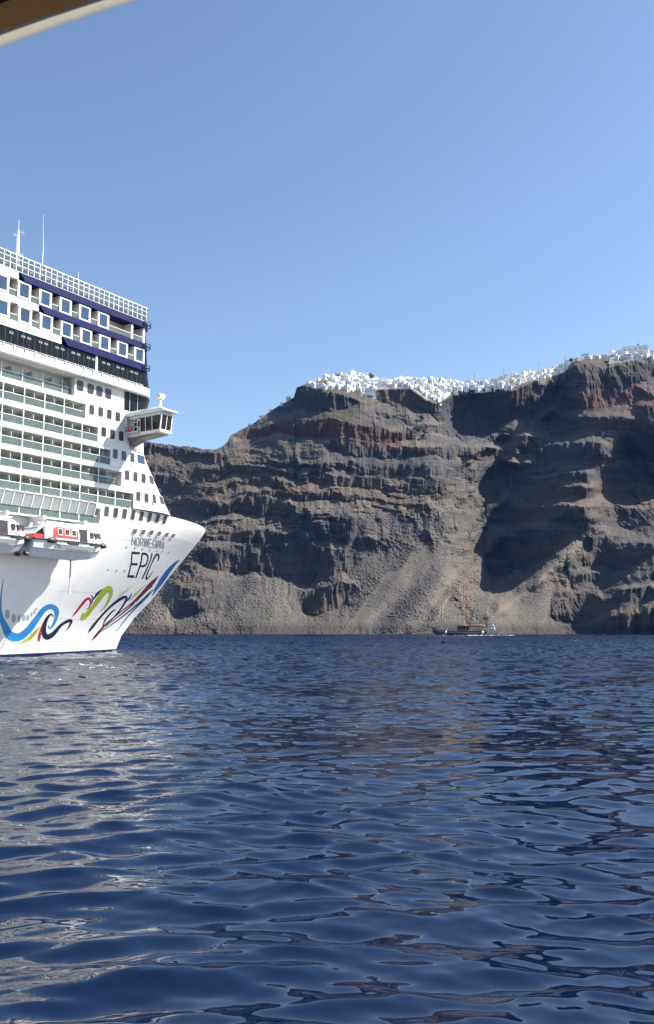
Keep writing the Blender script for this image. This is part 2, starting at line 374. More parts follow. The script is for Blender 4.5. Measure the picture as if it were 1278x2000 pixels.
    # fine strata of the main buttress and the spurs
    def zone(x0, x1, y0, y1, f=22): return sstep(x0-f, x0+f, PX)*(1-sstep(x1-f, x1+f, PX))*sstep(y0-f*.6, y0+f*.6, PY)*(1-sstep(y1-f*.6, y1+f*.6, PY))
    st = np.clip(1.2 * zone(400, 700, 905, 1075) + .75 * zone(660, 905, 905, 1010) + .5 * zone(440, 640, 860, 910, 14) + .75 * zone(940, 1290, 800, 1010)
                 + .6 * zone(1090, 1290, 1010, 1190) + .5 * zone(-150, 400, 900, 1100) + .5*zone(330, 460, 1120, 1200), 0, 1.2)
    s = PY + 20 * fbm(PX*.008, PY*.01, 61, 4) + 5*fbm(PX*.05, PY*.03, 67, 3) - 0.03 * (PX - 600)
    band = fbm(PX*.0045, s/10.5, 71, 3, .65) + .45*fbm(PX*.018, s/6.0, 73, 3) + .30*fbm(PX*.06, PY*.06, 74, 2)
    band = sstep(-.10, .06, band)
    cl = np.maximum(cl, band * np.clip(st * (1.0 + .5 * fbm(PX*.015, PY*.015, 75, 3)), 0, 1))
    # scattered small outcrops everywhere but on loose talus
    oc = sstep(.30, .5, fbm(PX*.035, PY*.075, 81, 4)) * .8
    tal = np.clip(zone(430, 590, 1128, 1240, 16) + zone(690, 890, 1075, 1240, 20) + zone(285, 335, 1120, 1240, 14) + zone(930, 1090, 1140, 1240, 22) + zone(640, 700, 1190, 1240, 12), 0, 1)
    _dx, _dy = 202/math.hypot(202, 164), -164/math.hypot(202, 164)
    _al = (PX-938)*_dx + (PY-1222)*_dy; _pe = (PX-938)*_dy - (PY-1222)*_dx
    fan = np.exp(-(_pe/17)**2) * sstep(-10, 15, _al) * (1 - sstep(245, 275, _al))
    tal = np.maximum(tal, fan); cl = cl * (1 - fan)
    cl = np.maximum(cl, oc * (1 - tal)) * (1 - tal * .6 * (PY < 1200))
    cl = np.maximum(cl * ledge_c, np.clip(ledge_k * 1.2, 0, 1))
    # village terraces: no cliffs
    vt = np.interp(PX, [580,600,640,720,800,835,870,885,960,1000,1015,1080,1105,1122], [752,756,760,764,758,782,782,766,760,760,746,738,728,708])
    vil = (1 - sstep(-4, 2, PY - vt)) * sstep(584, 596, PX) * (1 - sstep(1104, 1116, PX))
    vt2 = np.interp(PX, [1180,1190,1230,1278,1400], [700,712,706,696,690])
    vil = np.maximum(vil, (1 - sstep(-4, 2, PY - vt2)) * sstep(1182, 1192, PX))
    cl *= 1 - vil
    # --- integrate upwards: cliffs rise, slopes recede
    sl = 0.62 + .12 * fbm(PX*.01, PY*.01, 91, 3) + .5*vil
    wgt = sl * (1-cl) + 0.0 * cl
    dp = (bot - rim)[:, None] / (NJ - 1)
    cum = np.cumsum(wgt, 1) * dp; cum -= cum[:, :1]
    def blur(a, n, ax, it=3):                                # repeated running mean, edges held
        for _ in range(it):
            pad = [(0, 0), (0, 0)]; pad[ax] = (n + 1, n)
            c_ = np.cumsum(np.pad(a, pad, 'edge') if ax == 0 else np.pad(a, pad, 'reflect', reflect_type='odd'), ax)
            a = (np.take(c_, range(2*n+1, c_.shape[ax]), ax) - np.take(c_, range(0, c_.shape[ax]-2*n-1), ax)) / (2*n+1)
        return a
    hp = cum - blur(cum, 34, 1)                              # steps and ledges
    lp = blur(blur(cum, 34, 1), 70, 0)                       # the broad slope
    ytop = 0.50 * (bot - rim)
    f = ytop / lp[:, -1]
    Y = ys0 + lp * f[:, None] + hp * 1.5 + rel
    Xw = (PX - 639) / FPX * Y; Zw = (HZ - PY) / FPX * Y      # near enough for noise
    # --- fluted faces, rubble, boulders
    flut = ridged(Xw*.10 + .5*fbm(Xw*.05, Zw*.05, 101, 2), Zw*.022, 103, 3)
    flut2 = ridged(Xw*.33, Zw*.07, 107, 2)
    big = fbm(Xw*.022, Zw*.022, 111, 4)
    rub = fbm(Xw*.13, Zw*.16, 121, 5, .62)
    blk = np.maximum(0, fbm(Xw*.75, Zw*.95, 131, 3, .7) + .12)
    gul = ridged((Xw - .75*Zw)*.035 + .3*fbm(Xw*.02, Zw*.02, 135, 2), Zw*.006, 137, 3)
    low = 1 - sstep(40, 150, Zw)
    strk = sstep(.30, .62, ridged((Xw - .78*Zw)*.042 + .35*fbm(Xw*.03, Zw*.02, 157, 2), Zw*.003, 159, 2)) * tal
    Y = Y - 2.6*flut*cl - 1.2*flut2*cl - 5.5*big*(1 - .6*tal)*(1-vil) - 1.5*rub*(1-.7*tal)*(1-.8*vil) - (1.3 + 1.0*low)*blk*(1 - .25*tal)*(1 - .6*strk)*(1-cl)*(1-vil) - 1.2*gul*(1-cl)*(.3+.7*tal)
    # shore rocks and wave-cut foot
    foot = 1 - sstep(0, 7, Zw)
    Y = Y - foot * (3 + 3*fbm(Xw*.08, Zw*0, 141, 4))
    # --- tint: the rock's own colours
    base = np.array([.110, .098, .086])
    tan = np.array([.172, .145, .117]); dk = np.array([.046, .043, .042]); rd = np.array([.105, .056, .045]); gr = np.array([.060, .070, .036])
    def mixc(a, b, k): return a*(1-k[..., None]) + b*k[..., None]
    cc = np.broadcast_to(base, PX.shape + (3,)) * (1 + .22*fbm(Xw*.02, Zw*.04, 151, 4))[..., None]
    cc = mixc(cc, dk, np.clip(cl*.75 + .25*cl*fbm(Xw*.05, Zw*.1, 153, 3), 0, 1))
    lay1 = fbm(PX*.003, s/22.0, 171, 3, .6); lay2 = fbm(PX*.004, s/13.0, 173, 3, .6)
    notal = (1 - tal) * (1 - .8*vil)
    cc = mixc(cc, np.array([.128, .088, .066]), sstep(.02, .38, lay1) * .48 * notal)
    cc = mixc(cc, np.array([.070, .066, .073]), sstep(.02, .38, -lay1) * .6 * notal)
    cc = mixc(cc, np.array([.160, .132, .106]), sstep(.18, .45, lay2) * .55 * notal * (1 - .6*cl))
    cc = mixc(cc, rd, np.clip(.4 * sstep(.28, .5, lay2 * sstep(-.1, .3, lay1)) * notal, 0, 1))
    cc = mixc(cc, rd, np.clip(red*(.75+.4*fbm(Xw*.04, Zw*.08, 155, 3)), 0, 1))
    cc = mixc(cc, np.array([.074, .071, .069]), tal * .95 * sstep(-.2, .2, fbm((Xw-.75*Zw)*.03, Zw*.01, 161, 3)))
    cc = mixc(cc, tan, np.clip(.9*strk, 0, 1)*.65)
    cc = mixc(cc, tan*1.08, zone(290, 345, 1125, 1240, 14)*.8)
    tp = sstep(-8, 0, -np.abs((PY - 1215) + (PX - 945)*.77 + 6) + 10) * sstep(930, 950, PX) * (1 - sstep(1130, 1150, PX))
    cc = mixc(cc, tan, tp*.85)
    gk = sstep(.12, .5, fbm(Xw*.06, Zw*.06, 163, 4)) * (1-cl) * zone(560, 960, 757, 850, 16) * .75
    cc = mixc(cc, gr, gk)
    cc = mixc(cc, gr*1.2, sstep(.32, .6, fbm(Xw*.11, Zw*.14, 165, 3)) * (1-cl) * .4)
    cc = mixc(cc, tan*.95, sstep(0, .6, fbm(Xw*.05, Zw*.12, 167, 3)) * (1-cl) * (1-tal) * .5)
    cc = mixc(cc, dk*.9, foot*.6)
    cc = mixc(cc, np.array([.40, .38, .34]), vil*vil*.6)
    P = np.zeros(PX.shape + (3,))
    xc = (PX - 639)/FPX; yc = -(PY - 1000)/FPX
    dy = cP - sP*yc; dz = sP + cP*yc
    P[..., 0] = xc/dy*Y; P[..., 1] = Y; P[..., 2] = CAMH + dz/dy*Y
    # plateau behind the rim, falling gently away
    last = P[:, -1]; ext = []; xcol = []
    for d in (4, 12, 40, 120, 400, 900):
        q = last.copy(); q[:, 1] += d; q[:, 0] *= 1 + d/900.; q[:, 2] -= d * .16 + .5; ext.append(q); xcol.append(cc[:, -1])
    P2 = np.concatenate([P, np.stack(ext, 1)], 1); cc2 = np.concatenate([cc, np.stack(xcol, 1)], 1)
    m = bpy.data.materials.new('volcanic_rock'); m.use_nodes = True
    tr = m.node_tree; p = tr.nodes['Principled BSDF']; p.inputs['Roughness'].default_value = .95; p.inputs['Specular IOR Level'].default_value = .1
    at = tr.nodes.new('ShaderNodeAttribute'); at.attribute_name = 'tint'
    tc = tr.nodes.new('ShaderNodeTexCoord')
    n1 = tr.nodes.new('ShaderNodeTexNoise'); n1.inputs['Scale'].default_value = .5; n1.inputs['Detail'].default_value = 8; n1.inputs['Roughness'].default_value = .75
    tr.links.new(tc.outputs['Object'], n1.inputs['Vector'])
    mr = tr.nodes.new('ShaderNodeMapRange'); mr.inputs['From Min'].default_value = .3; mr.inputs['From Max'].default_value = .7
    mr.inputs['To Min'].default_value = .62; mr.inputs['To Max'].default_value = 1.4
    tr.links.new(n1.outputs[0], mr.inputs[0])
    sc = tr.nodes.new('ShaderNodeVectorMath'); sc.operation = 'SCALE'
    tr.links.new(at.outputs['Color'], sc.inputs[0]); tr.links.new(mr.outputs[0], sc.inputs['Scale']); tr.links.new(sc.outputs[0], p.inputs['Base Color'])
    n2 = tr.nodes.new('ShaderNodeTexNoise'); n2.inputs['Scale'].default_value = .9; n2.inputs['Detail'].default_value = 6; n2.inputs['Roughness'].default_value = .7
    tr.links.new(tc.outputs['Object'], n2.inputs['Vector'])
    b = tr.nodes.new('ShaderNodeBump'); b.inputs['Distance'].default_value = 1.1; b.inputs['Strength'].default_value = 1
    tr.links.new(n2.outputs[0], b.inputs['Height']); tr.links.new(b.outputs[0], p.inputs['Normal'])
    o = grid_mesh('caldera_hillside', P2, m, cc2, smooth=False, kind='structure')
    return px, PY, P
CL_PX, CL_PY, CL_P = build_cliff()
def on_cliff(px, py):
    i = int(np.argmin(np.abs(CL_PX - px))); j = int(np.argmin(np.abs(CL_PY[i] - py)))
    return Vector(CL_P[i, j])

# ================================================================== CRUISE SHIP (local: x forward from the stem, y to port, z up)
AX = ray(1800, HZ); AX.z = 0; AX.normalize()
NX = Vector((AX.y, -AX.x, 0))                               # outboard, starboard
STEM = at_height(225, 1272, 0); STEM.z = 0
HB = 20.3                                                   # half beam
ship = empty('cruise_ship', STEM, math.atan2(AX.y, AX.x))
tag(ship, 'huge white cruise ship with blue trim and swirl artwork on its bow', 'cruise ship')
def loc(P):                                                 # world point -> ship coordinates
    d = P - STEM; return Vector((d.dot(AX), -d.dot(NX), P.z))
def side(px, py, v=HB):                                     # pixel -> (u, z) on the upright plane v metres off the centreline
    d = ray(px, py); t = ((STEM - CAM).dot(NX) + v) / d.dot(NX); P = CAM + d * t
    return (P - STEM).dot(AX), P.z
def on_u(px, py, u):                                        # pixel -> (v, z) on the cross plane at u
    d = ray(px, py); t = ((STEM - CAM).dot(AX) + u) / d.dot(AX); P = CAM + d * t
    return (P - STEM).dot(NX), P.z
STERN = -118.0
def interp(x, tab):
    return float(np.interp(x, [t[0] for t in tab], [t[1] for t in tab]))
STEMP = [(-3,-2.5),(0,0),(2.6,1.3),(5.8,4.3),(9,8.4),(12.9,12.6),(17.3,17.9),(20,21.2),(21.6,22.8)]
LT = [(-3,84),(0,80),(8,70),(16,54),(19,46),(21.6,42)]
QT = [(0,1.0),(10,1.15),(17,1.4),(21.6,1.7)]
def stem_u(z):                                              # pull the stem aft where the bow is blunt, so its outline keeps the rake
    L = interp(z, LT); p = interp(z, [(0,2.0),(21.6,2.3)]); q = interp(z, QT)
    s = np.linspace(0, .6, 121); b = HB * (1 - (1 - s) ** p) ** (1 / q)
    return interp(z, STEMP) - float(np.max(-s * L + 1.11 * b))
def half(u, z):
    us = stem_u(z); L = interp(z, LT)
    p = interp(z, [(0,2.0),(21.6,2.3)]); q = interp(z, QT)
    t = min(1, max(0, (us - u) / L))
    return HB * (1 - (1 - t) ** p) ** (1 / q) if t > 0 else 0.0
def hull_ring(z, u_from=STERN, ns=64):
    us = stem_u(z); L = interp(z, LT)
    pts = []
    for i in range(ns + 1):
        s = (i / ns) ** 1.7; u = us - s * L
        if u < u_from + .5: u = u_from + .5 - .001 * i
        pts.append((u, half(u, z)))
    pts.append((u_from, HB if u_from < us - L else half(u_from, z)))
    return [(u, -b, z) for u, b in reversed(pts)] + [(u, b, z) for u, b in pts[1:]]
HULLTOP = 18.85
zs = [-2.5, 0.0, 0.42, 0.421, 2.6, 4.2, 5.8, 7.4, 9, 10.5, 12, 13.5, 15, 16.5, 17.7, HULLTOP]
mb = MB(); mb.rings([hull_ring(z) for z in zs], cap1=False)
ns = len(hull_ring(1.0))
mb.m = [1 if (i // ns) < 2 and i < ns * (len(zs) - 1) else 0 for i in range(len(mb.f))]
hull = mb.build('hull', [M['hull'], M['boot']], ship, smooth=True)
# forward pieces: [z0, z1] from u_end to the rounded front
UREQ = [(18.85,-7),(21.15,-7.3),(23.07,-9.2),(26.12,-11.06),(29.04,-13.3),(30.4,-14.1),(33,-14.4),(36.6,-14.0),(39.75,-13.0),(43.3,-13.6),(45,-14.3),(53.6,-14.3)]
def nose(z, Rn, p, n=14, v0=HB):
    xs = np.linspace(0, 1, 200); w = v0 * (1 - (1 - xs**p) ** (1/p))
    c = np.max(xs * Rn - 1.04 * w)
    F = interp(z, UREQ) + Rn - c - 1.04 * max(0, v0 - HB)
    out = []
    for i in range(n + 1):
        a = (math.pi / 2) * i / n
        out.append((F - Rn + Rn * math.sin(a) ** (2/p), v0 * max(0, math.cos(a)) ** (2/p)))
    return out
def block(mbq, z0, z1, ub, Rn=10, p=3.2, v0=HB, ub1=None):
    rs = []
    for z in (z0, z1):
        a = nose(z, Rn, p, v0=v0); u0 = ub
        rs.append([(u0, -v0, z)] + [(u, -v, z) for u, v in a] + [(u, v, z) for u, v in a[:-1][::-1]] + [(u0, v0, z)])
    mbq.rings(rs, cap0=True, cap1=True)
ROWS = {'G': (18.85, -22.05), 'F': (21.85, -15.8), 'E': (24.78, -18.3), 'D': (27.70, -20.6), 'C': (30.63, -23.1), 'B': (33.57, -25.5)}
order = ['G', 'F', 'E', 'D', 'C', 'B']
up = MB()
# level G follows the hull plan up to the bulwark
gz = [18.85, 19.6, 20.4, 21.2, 21.75]
up.rings([hull_ring(min(z, 21.6), -22.05)[:] if z <= 21.6 else [(x, y, 21.75) for x, y, _ in hull_ring(21.6, -22.05)] for z in gz], cap0=False)
bow = up.build('forecastle', M['hull'], ship, smooth=True)
up = MB()
for i, k in enumerate(order[1:], 1):
    z0, ue = ROWS[k]; z1 = ROWS[order[i+1]][0] if i + 1 < len(order) else 36.45
    block(up, z0, z1 - .003, ue, Rn=10 if k in 'FED' else 7)
upper = up.build('superstructure', M['white'], ship, smooth=False)
for o_ in (hull, bow):
    e_ = o_.modifiers.new('edges', 'EDGE_SPLIT'); e_.split_angle = R(35)
b_ = upper.modifiers.new('edges', 'EDGE_SPLIT'); b_.split_angle = R(28)
for f in upper.data.polygons: f.use_smooth = True
core = MB()
core.box(STERN, -24, -18.25, HB - .01, 18.9, 53.0)                    # everything inside and to port
core.box(-24.2, -16.5, -16, HB - 1, 36, 51)
for k_, (z_, e_) in ROWS.items():
    if e_ > -24: core.box(-24.0, e_ + .01, -18.26, HB - 2.2, z_ + .05, z_ + 2.25)
core.build('inner_block', M['white2'], ship)
# slabs between the balcony rows
sl = MB()
for i, k in enumerate(order):
    z0, ue = ROWS[k]; z1 = ROWS[order[i+1]][0] if i + 1 < len(order) else 36.45
    sl.box(STERN, ue, -HB, -18.25, z0 + 2.2, z1)
    sl.box(STERN, ue, -HB + .25, -18.25, z0 - .02, z0 + .06)
    sl.box(STERN, -22 if k == 'G' else ue, -HB - .07, -HB, z1 - .12, z1 + .0)       # gutter lip
sl.box(STERN, -18.3, -HB, -18.25, 39.3, 39.45)
slabs = sl.build('deck_slab', M['white'], ship)

# --- balconies of rows G..A: one mesh each, copied
def rounded_panel(mbq, u, v0, v1, z0, z1, th=.05, r=.45):
    pts = [(v0, z0), (v1, z0)] + [(v1 - r + r*math.cos(a), z1 - r + r*math.sin(a)) for a in np.linspace(0, math.pi/2, 6)] + [(v0, z1)]
    mbq.rings([[(u - th/2, -v, z) for v, z in pts], [(u + th/2, -v, z) for v, z in pts]])
CW = 3.28
def make_balcony(curtain=False):
    b = MB(); b.box(-.06, .06, -HB + .02, -HB + .14, 0.05, 2.2)               # post on the front edge
    o = b.build('balcony', M['white'], ship)
    q = MB(); rounded_panel(q, CW/2, 18.4, HB - .12, .08, 1.98)
    q.build('partition', M['part'], o)
    q = MB()
    for du in (.08, CW/2 + .05):
        q.box(du + .1, du + CW/2 - .22, -18.38, -18.31, .1, 2.0)
    q.build('balcony_door', M['door'], o)
    if curtain:
        q = MB(); q.box(.2, CW/2 - .75, -18.42, -18.385, .12, 1.98); q.build('curtain', M['curtain'], o)
    q = MB(); q.box(.06, CW - .06, -HB + .05, -HB + .075, .08, 1.02)
    g = q.build('glass_panel', M['teal'], o)
    q = MB(); q.box(.06, CW - .06, -HB + .02, -HB + .11, 1.02, 1.09)
    q.build('top_rail', M['white'], o)
    return o
proto = make_balcony(); proto_c = make_balcony(True); used_c = False; spots = []
ROWS_A = dict(ROWS); ROWS_A['A'] = (36.60, -27.6)
for k in ['A', 'B', 'C', 'D', 'E', 'F', 'G']:
    z0, ue = ROWS_A[k]; i = 0
    u = -29.25 - CW/2 * 0
    grid = [-29.25 + CW * j for j in range(-8, 5)]
    for u in grid:
        if u + CW * .5 > ue + .2: continue
        spots.append((u, z0, ue, k))
for j, (u, z0, ue, k) in enumerate(spots):
    if j % 3 == 1 or j % 7 == 4:
        o = copy_tree(proto_c, ship) if used_c else proto_c; used_c = True
    else: o = proto if j == 0 else copy_tree(proto, ship)
    o.parent = ship; o.location = (u, .6 if k == 'A' else 0, z0)
    if u + CW > ue - .05:                                       # the last one of a row is cut by the end wall
        o.scale = ((ue - .02 - u) / CW, 1, 1)
# end walls where a row stops and the shaded deck A
# recessed deck A, ledge, black strip
a = MB(); a.box(-27.6, -18.35, -HB + .02, -17.5, 36.45, 39.4)
a.box(STERN, -27.6, -HB + .8, -18.2, 36.452, 36.62)
a.build('upper_deck_wall', M['white'], ship)
a = MB(); block(a, 36.46, 39.4, -18.32, Rn=4.5, p=3, v0=HB - .05)
fw = a.build('observation_glass', M['dark'], ship)
for u in (-18.3, -17.2, -15.6):
    q = MB(); q.box(u - .06, u + .06, -HB - .03, -HB + .3, 36.5, 39.4); q.build('mullion', M['mullion'], fw)
a = MB(); block(a, 39.42, 40.55, STERN, Rn=5, p=3, v0=HB + 1.0); ledge = a.build('ledge', M['white'], ship)
q = MB(); q.box(STERN, -15.5, -HB - 1.02, -HB - .98, 40.55, 40.62)
u = -60.
while u < -16: q.box(u, u + .09, -HB - 1.14, -HB - .97, 40.2, 40.7); u += 1.65
q.tube([(-60, -HB - 1.1, 40.72), (-15.6, -HB - 1.1, 40.72)], .03, 5)
q.build('handrail', M['white2'], ledge)
a = MB(); block(a, 40.57, 43.35, STERN, Rn=4.5, p=3, v0=HB - .1)
bs = a.build('black_window_band', M['dark'], ship)
q = MB()
for i in range(48): q.box(-15 - i*.93 - .03, -15 - i*.93 + .03, -HB + .06, -HB + .2, 40.6, 43.3)
q.build('mullion', M['black'], bs)
q = MB(); q.box(-24.0, -23.65, -HB - .02, -HB + .2, 40.6, 43.35); q.build('white_post', M['white'], bs)
for i in range(26):
    if i % 3:
        q = MB(); q.box(-15.3 - i*.93, -14.7 - i*.93, -HB + .08, -HB + .16, 42.55, 42.85); q.build('clerestory_pane', M['door'], bs)
# --- suites: two decks of windows and recessed balconies between blue bands
U2 = [-33.87, -31.97]
def suite_row(z0, z1, wins, bals, name):
    """solid wall with openings at bals; framed glass at wins"""
    w = MB(); edges = sorted(bals); cur = STERN
    for b0, b1 in edges:
        if b0 > cur: w.box(cur, b0, -HB, -18.3, z0, z1)
        cur = b1
    end = -14.45
    if end > cur: w.box(cur, end, -HB, -18.3, z0, z1)
    w.build(name, M['white'], ship)
    for b0, b1 in edges:
        q = MB(); q.box(b0 - .05, b1 + .05, -18.6, -18.32, z0, z1)
        q.box(b0, b1, -HB + .1, -18.6, z0, z0 + .12); q.box(b0 + .002, b0 + .05, -HB + .2, -18.6, z0 + .1, z1 - .02)
        o = q.build('suite_balcony', M['beige'], ship)
        q = MB(); q.box(b0 + .02, b1 - .02, -HB + .06, -HB + .09, z0 + .15, z0 + .85)
        q.build('glass_panel', M['teal'], o)
        q = MB(); q.box(b0, b1, -HB + .03, -HB + .1, z0 + .88, z0 + .95)
        q.build('top_rail', M['white'], o)
    for c, hw in wins:
        q = MB(); r = -HB - .10
        a0, a1, c0, c1 = c - hw, c + hw, z0 + .12, z1 - .12
        t = .34
        q.box(a0, a0 + t, r, -HB + .02, c0, c1); q.box(a1 - t, a1, r, -HB + .02, c0, c1)
        q.box(a0 + t, a1 - t, r, -HB + .02, c0, c0 + .2); q.box(a0 + t, a1 - t, r, -HB + .02, c1 - .2, c1)
        o = q.build('suite_window', M['white'], ship, bevel=.03)
        q = MB(); q.box(a0 + t, a1 - t, -HB - .03, -HB - .015, c0 + .2, c1 - .2); q.build('pane', M['suite'], o)
w1 = []; b1 = []
for i in range(-4, 4):                                                        # upper row
    c = -33.25 + 3.44 * i
    if c < -21: w1.append((c, 1.05)); b1.append((c + 1.12, c + 2.36))
b1 = [b for b in b1 if b[1] < -21.9] + [(-21.75, -17.35), (-16.95, -14.9)]
w1 = [w for w in w1 if w[0] < -22.5]
suite_row(47.75, 50.2, w1, b1, 'upper_suite_wall')
w2 = []; b2 = []
for i in range(-5, 6):
    c = -32.92 + 3.47 * i
    w2.append((c, 1.05)); b2.append((c + 1.14, c + 2.34))
b2 = [b for b in b2 if b[1] < -15.5]
suite_row(44.4, 46.85, w2, b2, 'lower_suite_wall')
# rounded dark glass front of the suite decks
a = MB(); block(a, 43.4, 51.2, -14.4, Rn=3.2, p=2.6, v0=HB - .12); fg = a.build('front_glass', M['dark'], ship)
q = MB(); q.box(STERN, -14.5, -18.25, 17, 43.36, 51.2); q.build('suite_core', M['beige'], ship)
def fascia(z0, z1, ub, name='blue_fascia'):
    a = MB(); n0 = nose(z0, 4.2, 2.6, v0=HB + .25)
    rs = []
    for z in (z0, z1):
        pr = [(u, -v) for u, v in nose(45.5, 4.2, 2.6, v0=HB + .25)]
        dz = (z1 - z0) * .9 * (1 if z == z0 else 0)                            # slanted aft end
        rs.append([(ub + dz, -HB - .25, z)] + [(u + .35, v, z) for u, v in pr] + [(u + .35, -v, z) for u, v in pr[:-1][::-1]] + [(ub + dz, HB + .25, z)])
    a.rings(rs)
    o = a.build(name, M['blue'], ship)
    w = MB(); w.box(STERN, ub - .02, -HB - .02, -18.3, z0, z1); w.build('white_band', M['white'], ship)
    return o
f3 = fascia(43.36, 44.38, -30.2); f2 = fascia(46.86, 47.72, -34.2); f1 = fascia(50.22, 51.22, -37.6)
for o, z in ((f3, 43.8), (f2, 47.2), (f1, 50.7)):                              # hoops of pipe round the front corners
    q = MB(); U = interp(45.5, UREQ) - .3
    for dz in (0, .42):
        pts = [(U + .3 + 1.15*math.cos(a), -HB + .6 - 1.25*math.sin(a), z + dz) for a in np.linspace(-.3, 2.6, 12)]
        q.tube(pts, .06, 6)
    q.tube([(U + 1.4, -HB + .3, z - .1), (U + 1.4, -HB + .3, z + .5)], .05, 5)
    q.build('hoop_rail', M['blue'], o)
# --- glass wind screen on the top deck
q = MB(); lean = .0
uu = -60.
while uu < -14.2:
    q.box(uu - .045, uu + .045, -HB - .12, -HB - .02, 51.2, 53.55); uu += .95
for z, h in ((51.25, .09), (52.15, .07), (52.9, .07), (53.5, .12)): q.box(-60, -14.1, -HB - .10, -HB - .03, z, z + h)
for i in range(13):
    y = -HB + .35 + i * .95; q.box(-14.1, -14.02, y - .04, y + .04, 51.2, 53.5)
for z in (52.15, 52.9, 53.5): q.box(-14.1, -14.03, -HB - .05, -8, z + .001, z + .07)
ws = q.build('wind_screen', M['white2'], ship)
q = MB(); q.box(-60, -14.15, -HB - .075, -HB - .06, 51.25, 53.5); q.box(-14.08, -14.06, -HB, -8, 51.25, 53.5); q.build('screen_glass', M['screen'], ws)
q = MB(); q.box(STERN, -16, -17.5, 15, 51.25, 51.9); q.box(-31.5, -25.2, -16.8, 8, 51.9, 53.35); q.box(-60, -33.5, -15, 8, 51.9, 53.6); q.build('sun_deck_house', M['white'], ship)
q = MB()
for i in range(24): q.box(-17 - i*1.35, -16.2 - i*1.35, -19.3, -18.2, 51.95, 52.5)
q.build('deck_locker', M['chair'], ship)
# masts and whip aerials
u0, z0 = side(34, 500, 12); u1, z1 = side(32, 448, 12)
q = MB(); q.tube([(u0, -12, 51), (u0, -12, z0 + .2)], .42, 8, .34); q.tube([(u0, -12, z0), (u0, -12, z1)], .26, 8, .17); q.tube([(u0, -12, z1), (u0, -12, z1 + 1.6)], .04, 5)
mast = q.build('mast', M['white'], ship)
for z, s in ((z1 - .2, 1), (z1 - 1.0, -1), (z1 - 3.6, 1), (z1 - 4.5, -1)):
    q = MB(); q.box(u0, u0 + s*.75, -12.08, -11.92, z, z + .12); q.tube([(u0 + s*.75, -12, z - .1), (u0 + s*.75, -12, z + .32)], .2, 8, .15)
    q.build('mast_lamp', M['mullion'], mast)
u0, _ = side(83, 520, 12); _, z1 = side(79, 416, 12)
q = MB(); q.tube([(u0, -12, 51), (u0, -12, z1 - 5)], .075, 6, .055); q.tube([(u0, -12, z1 - 5), (u0 - .25, -12, z1)], .045, 6, .02)
q.build('whip_aerial', M['white'], ship)
u0, _ = side(153, 545, 14); _, z1 = side(153, 531, 14)
q = MB(); q.tube([(u0, -14, 51), (u0, -14, z1)], .06, 6, .03); q.build('whip_aerial', M['white'], ship)

# --- windows set on the curved surfaces: cast each from its place on the photograph onto the real surface
bpy.context.view_layer.update()
def bvh_of(objs):
    vs = []; fs = []
    for o in objs:
        b = len(vs); mw = o.matrix_world
        vs += [mw @ v.co for v in o.data.vertices]; fs += [[i + b for i in p.vertices] for p in o.data.polygons]
    return BVHTree.FromPolygons(vs, fs)
SB = bvh_of([hull, bow, upper])
def hit(px, py):
    P, nrm, _, _ = SB.ray_cast(CAM, ray(px, py).normalized())
    if P is None: return None, None
    if nrm.dot(P - CAM) > 0: nrm = -nrm
    return P, nrm
def rrect(w, h, r, n=5):
    out = []
    for cx, cy, a0 in ((w/2-r, h/2-r, 0), (-w/2+r, h/2-r, 90), (-w/2+r, -h/2+r, 180), (w/2-r, -h/2+r, 270)):
        for i in range(n): 
            a = R(a0 + 90*i/(n-1)); out.append((cx + r*math.cos(a), cy + r*math.sin(a)))
    return out
def cabin_window(px, py, w, h, m='brownglass', fr='white2', r=.22):
    P, nr = hit(px, py)
    if P is None: return
    Pl = loc(P); nl = Vector((nr.dot(AX), -nr.dot(NX), nr.z)).normalized()
    up_ = Vector((0, 0, 1)); ex = up_.cross(nl).normalized(); ez = nl.cross(ex).normalized()
    def pts(w_, h_, r_, d): return [Pl + ex*a + ez*b + nl*d for a, b in rrect(w_, h_, r_)]
    q = MB(); q.rings([pts(w + .14, h + .14, r + .06, -.1), pts(w + .14, h + .14, r + .06, .05), pts(w, h, r, .05), pts(w, h, r, .02)], cap0=False, cap1=False)
    o = q.build('cabin_window', M[fr], ship)
    q = MB(); q.rings([pts(w, h, r, -.05), pts(w, h, r, .025)], cap0=False); q.build('pane', M[m], o)
c2 = lambda x, y: (x/3.195, 680 + y/3.195)
c3 = lambda x, y: (x*420/1278, 980 + y*420/1278)
for x, y in ((572,385),(628,398),(682,413),(735,428)): cabin_window(*c2(x, y), .92, 1.42)
for x, y in ((647,523),(702,537),(756,549)): cabin_window(*c2(x, y), .92, 1.42)
for x, y in ((720,660),(773,672),(826,683)): cabin_window(*c2(x, y), .92, 1.42)
cabin_window(*c2(880, 695), 1.9, 1.35, 'suite')
for x, y in ((793,793),(845,803),(896,813)): cabin_window(*c2(x, y), .92, 1.45)
cabin_window(*c2(945, 823), 1.5, 1.4, 'brownglass')
for x, y in ((863,925),(914,935),(963,942)): cabin_window(*c2(x, y), .92, 1.45)
cabin_window(*c2(1008, 950), 1.4, 1.35, 'brownglass')
for x, y in ((633,58),(687,66),(740,72),(790,79),(840,86),(888,93),(936,99),(980,105)): cabin_window(*c3(x, y), .95, 1.5)
for x, y in ((800,177),(850,181),(898,184),(945,190),(990,197),(1028,203)): cabin_window(*c3(x, y), .98, .86, 'tanglass', r=.18)
SB0 = SB
SB = bvh_of([bpy.data.objects['upper_deck_wall']])
for x, y in ((500,235),(565,255),(620,270),(675,285)): cabin_window(*c2(x, y), 1.25, 1.55, 'brownglass', r=.35)
SB = SB0
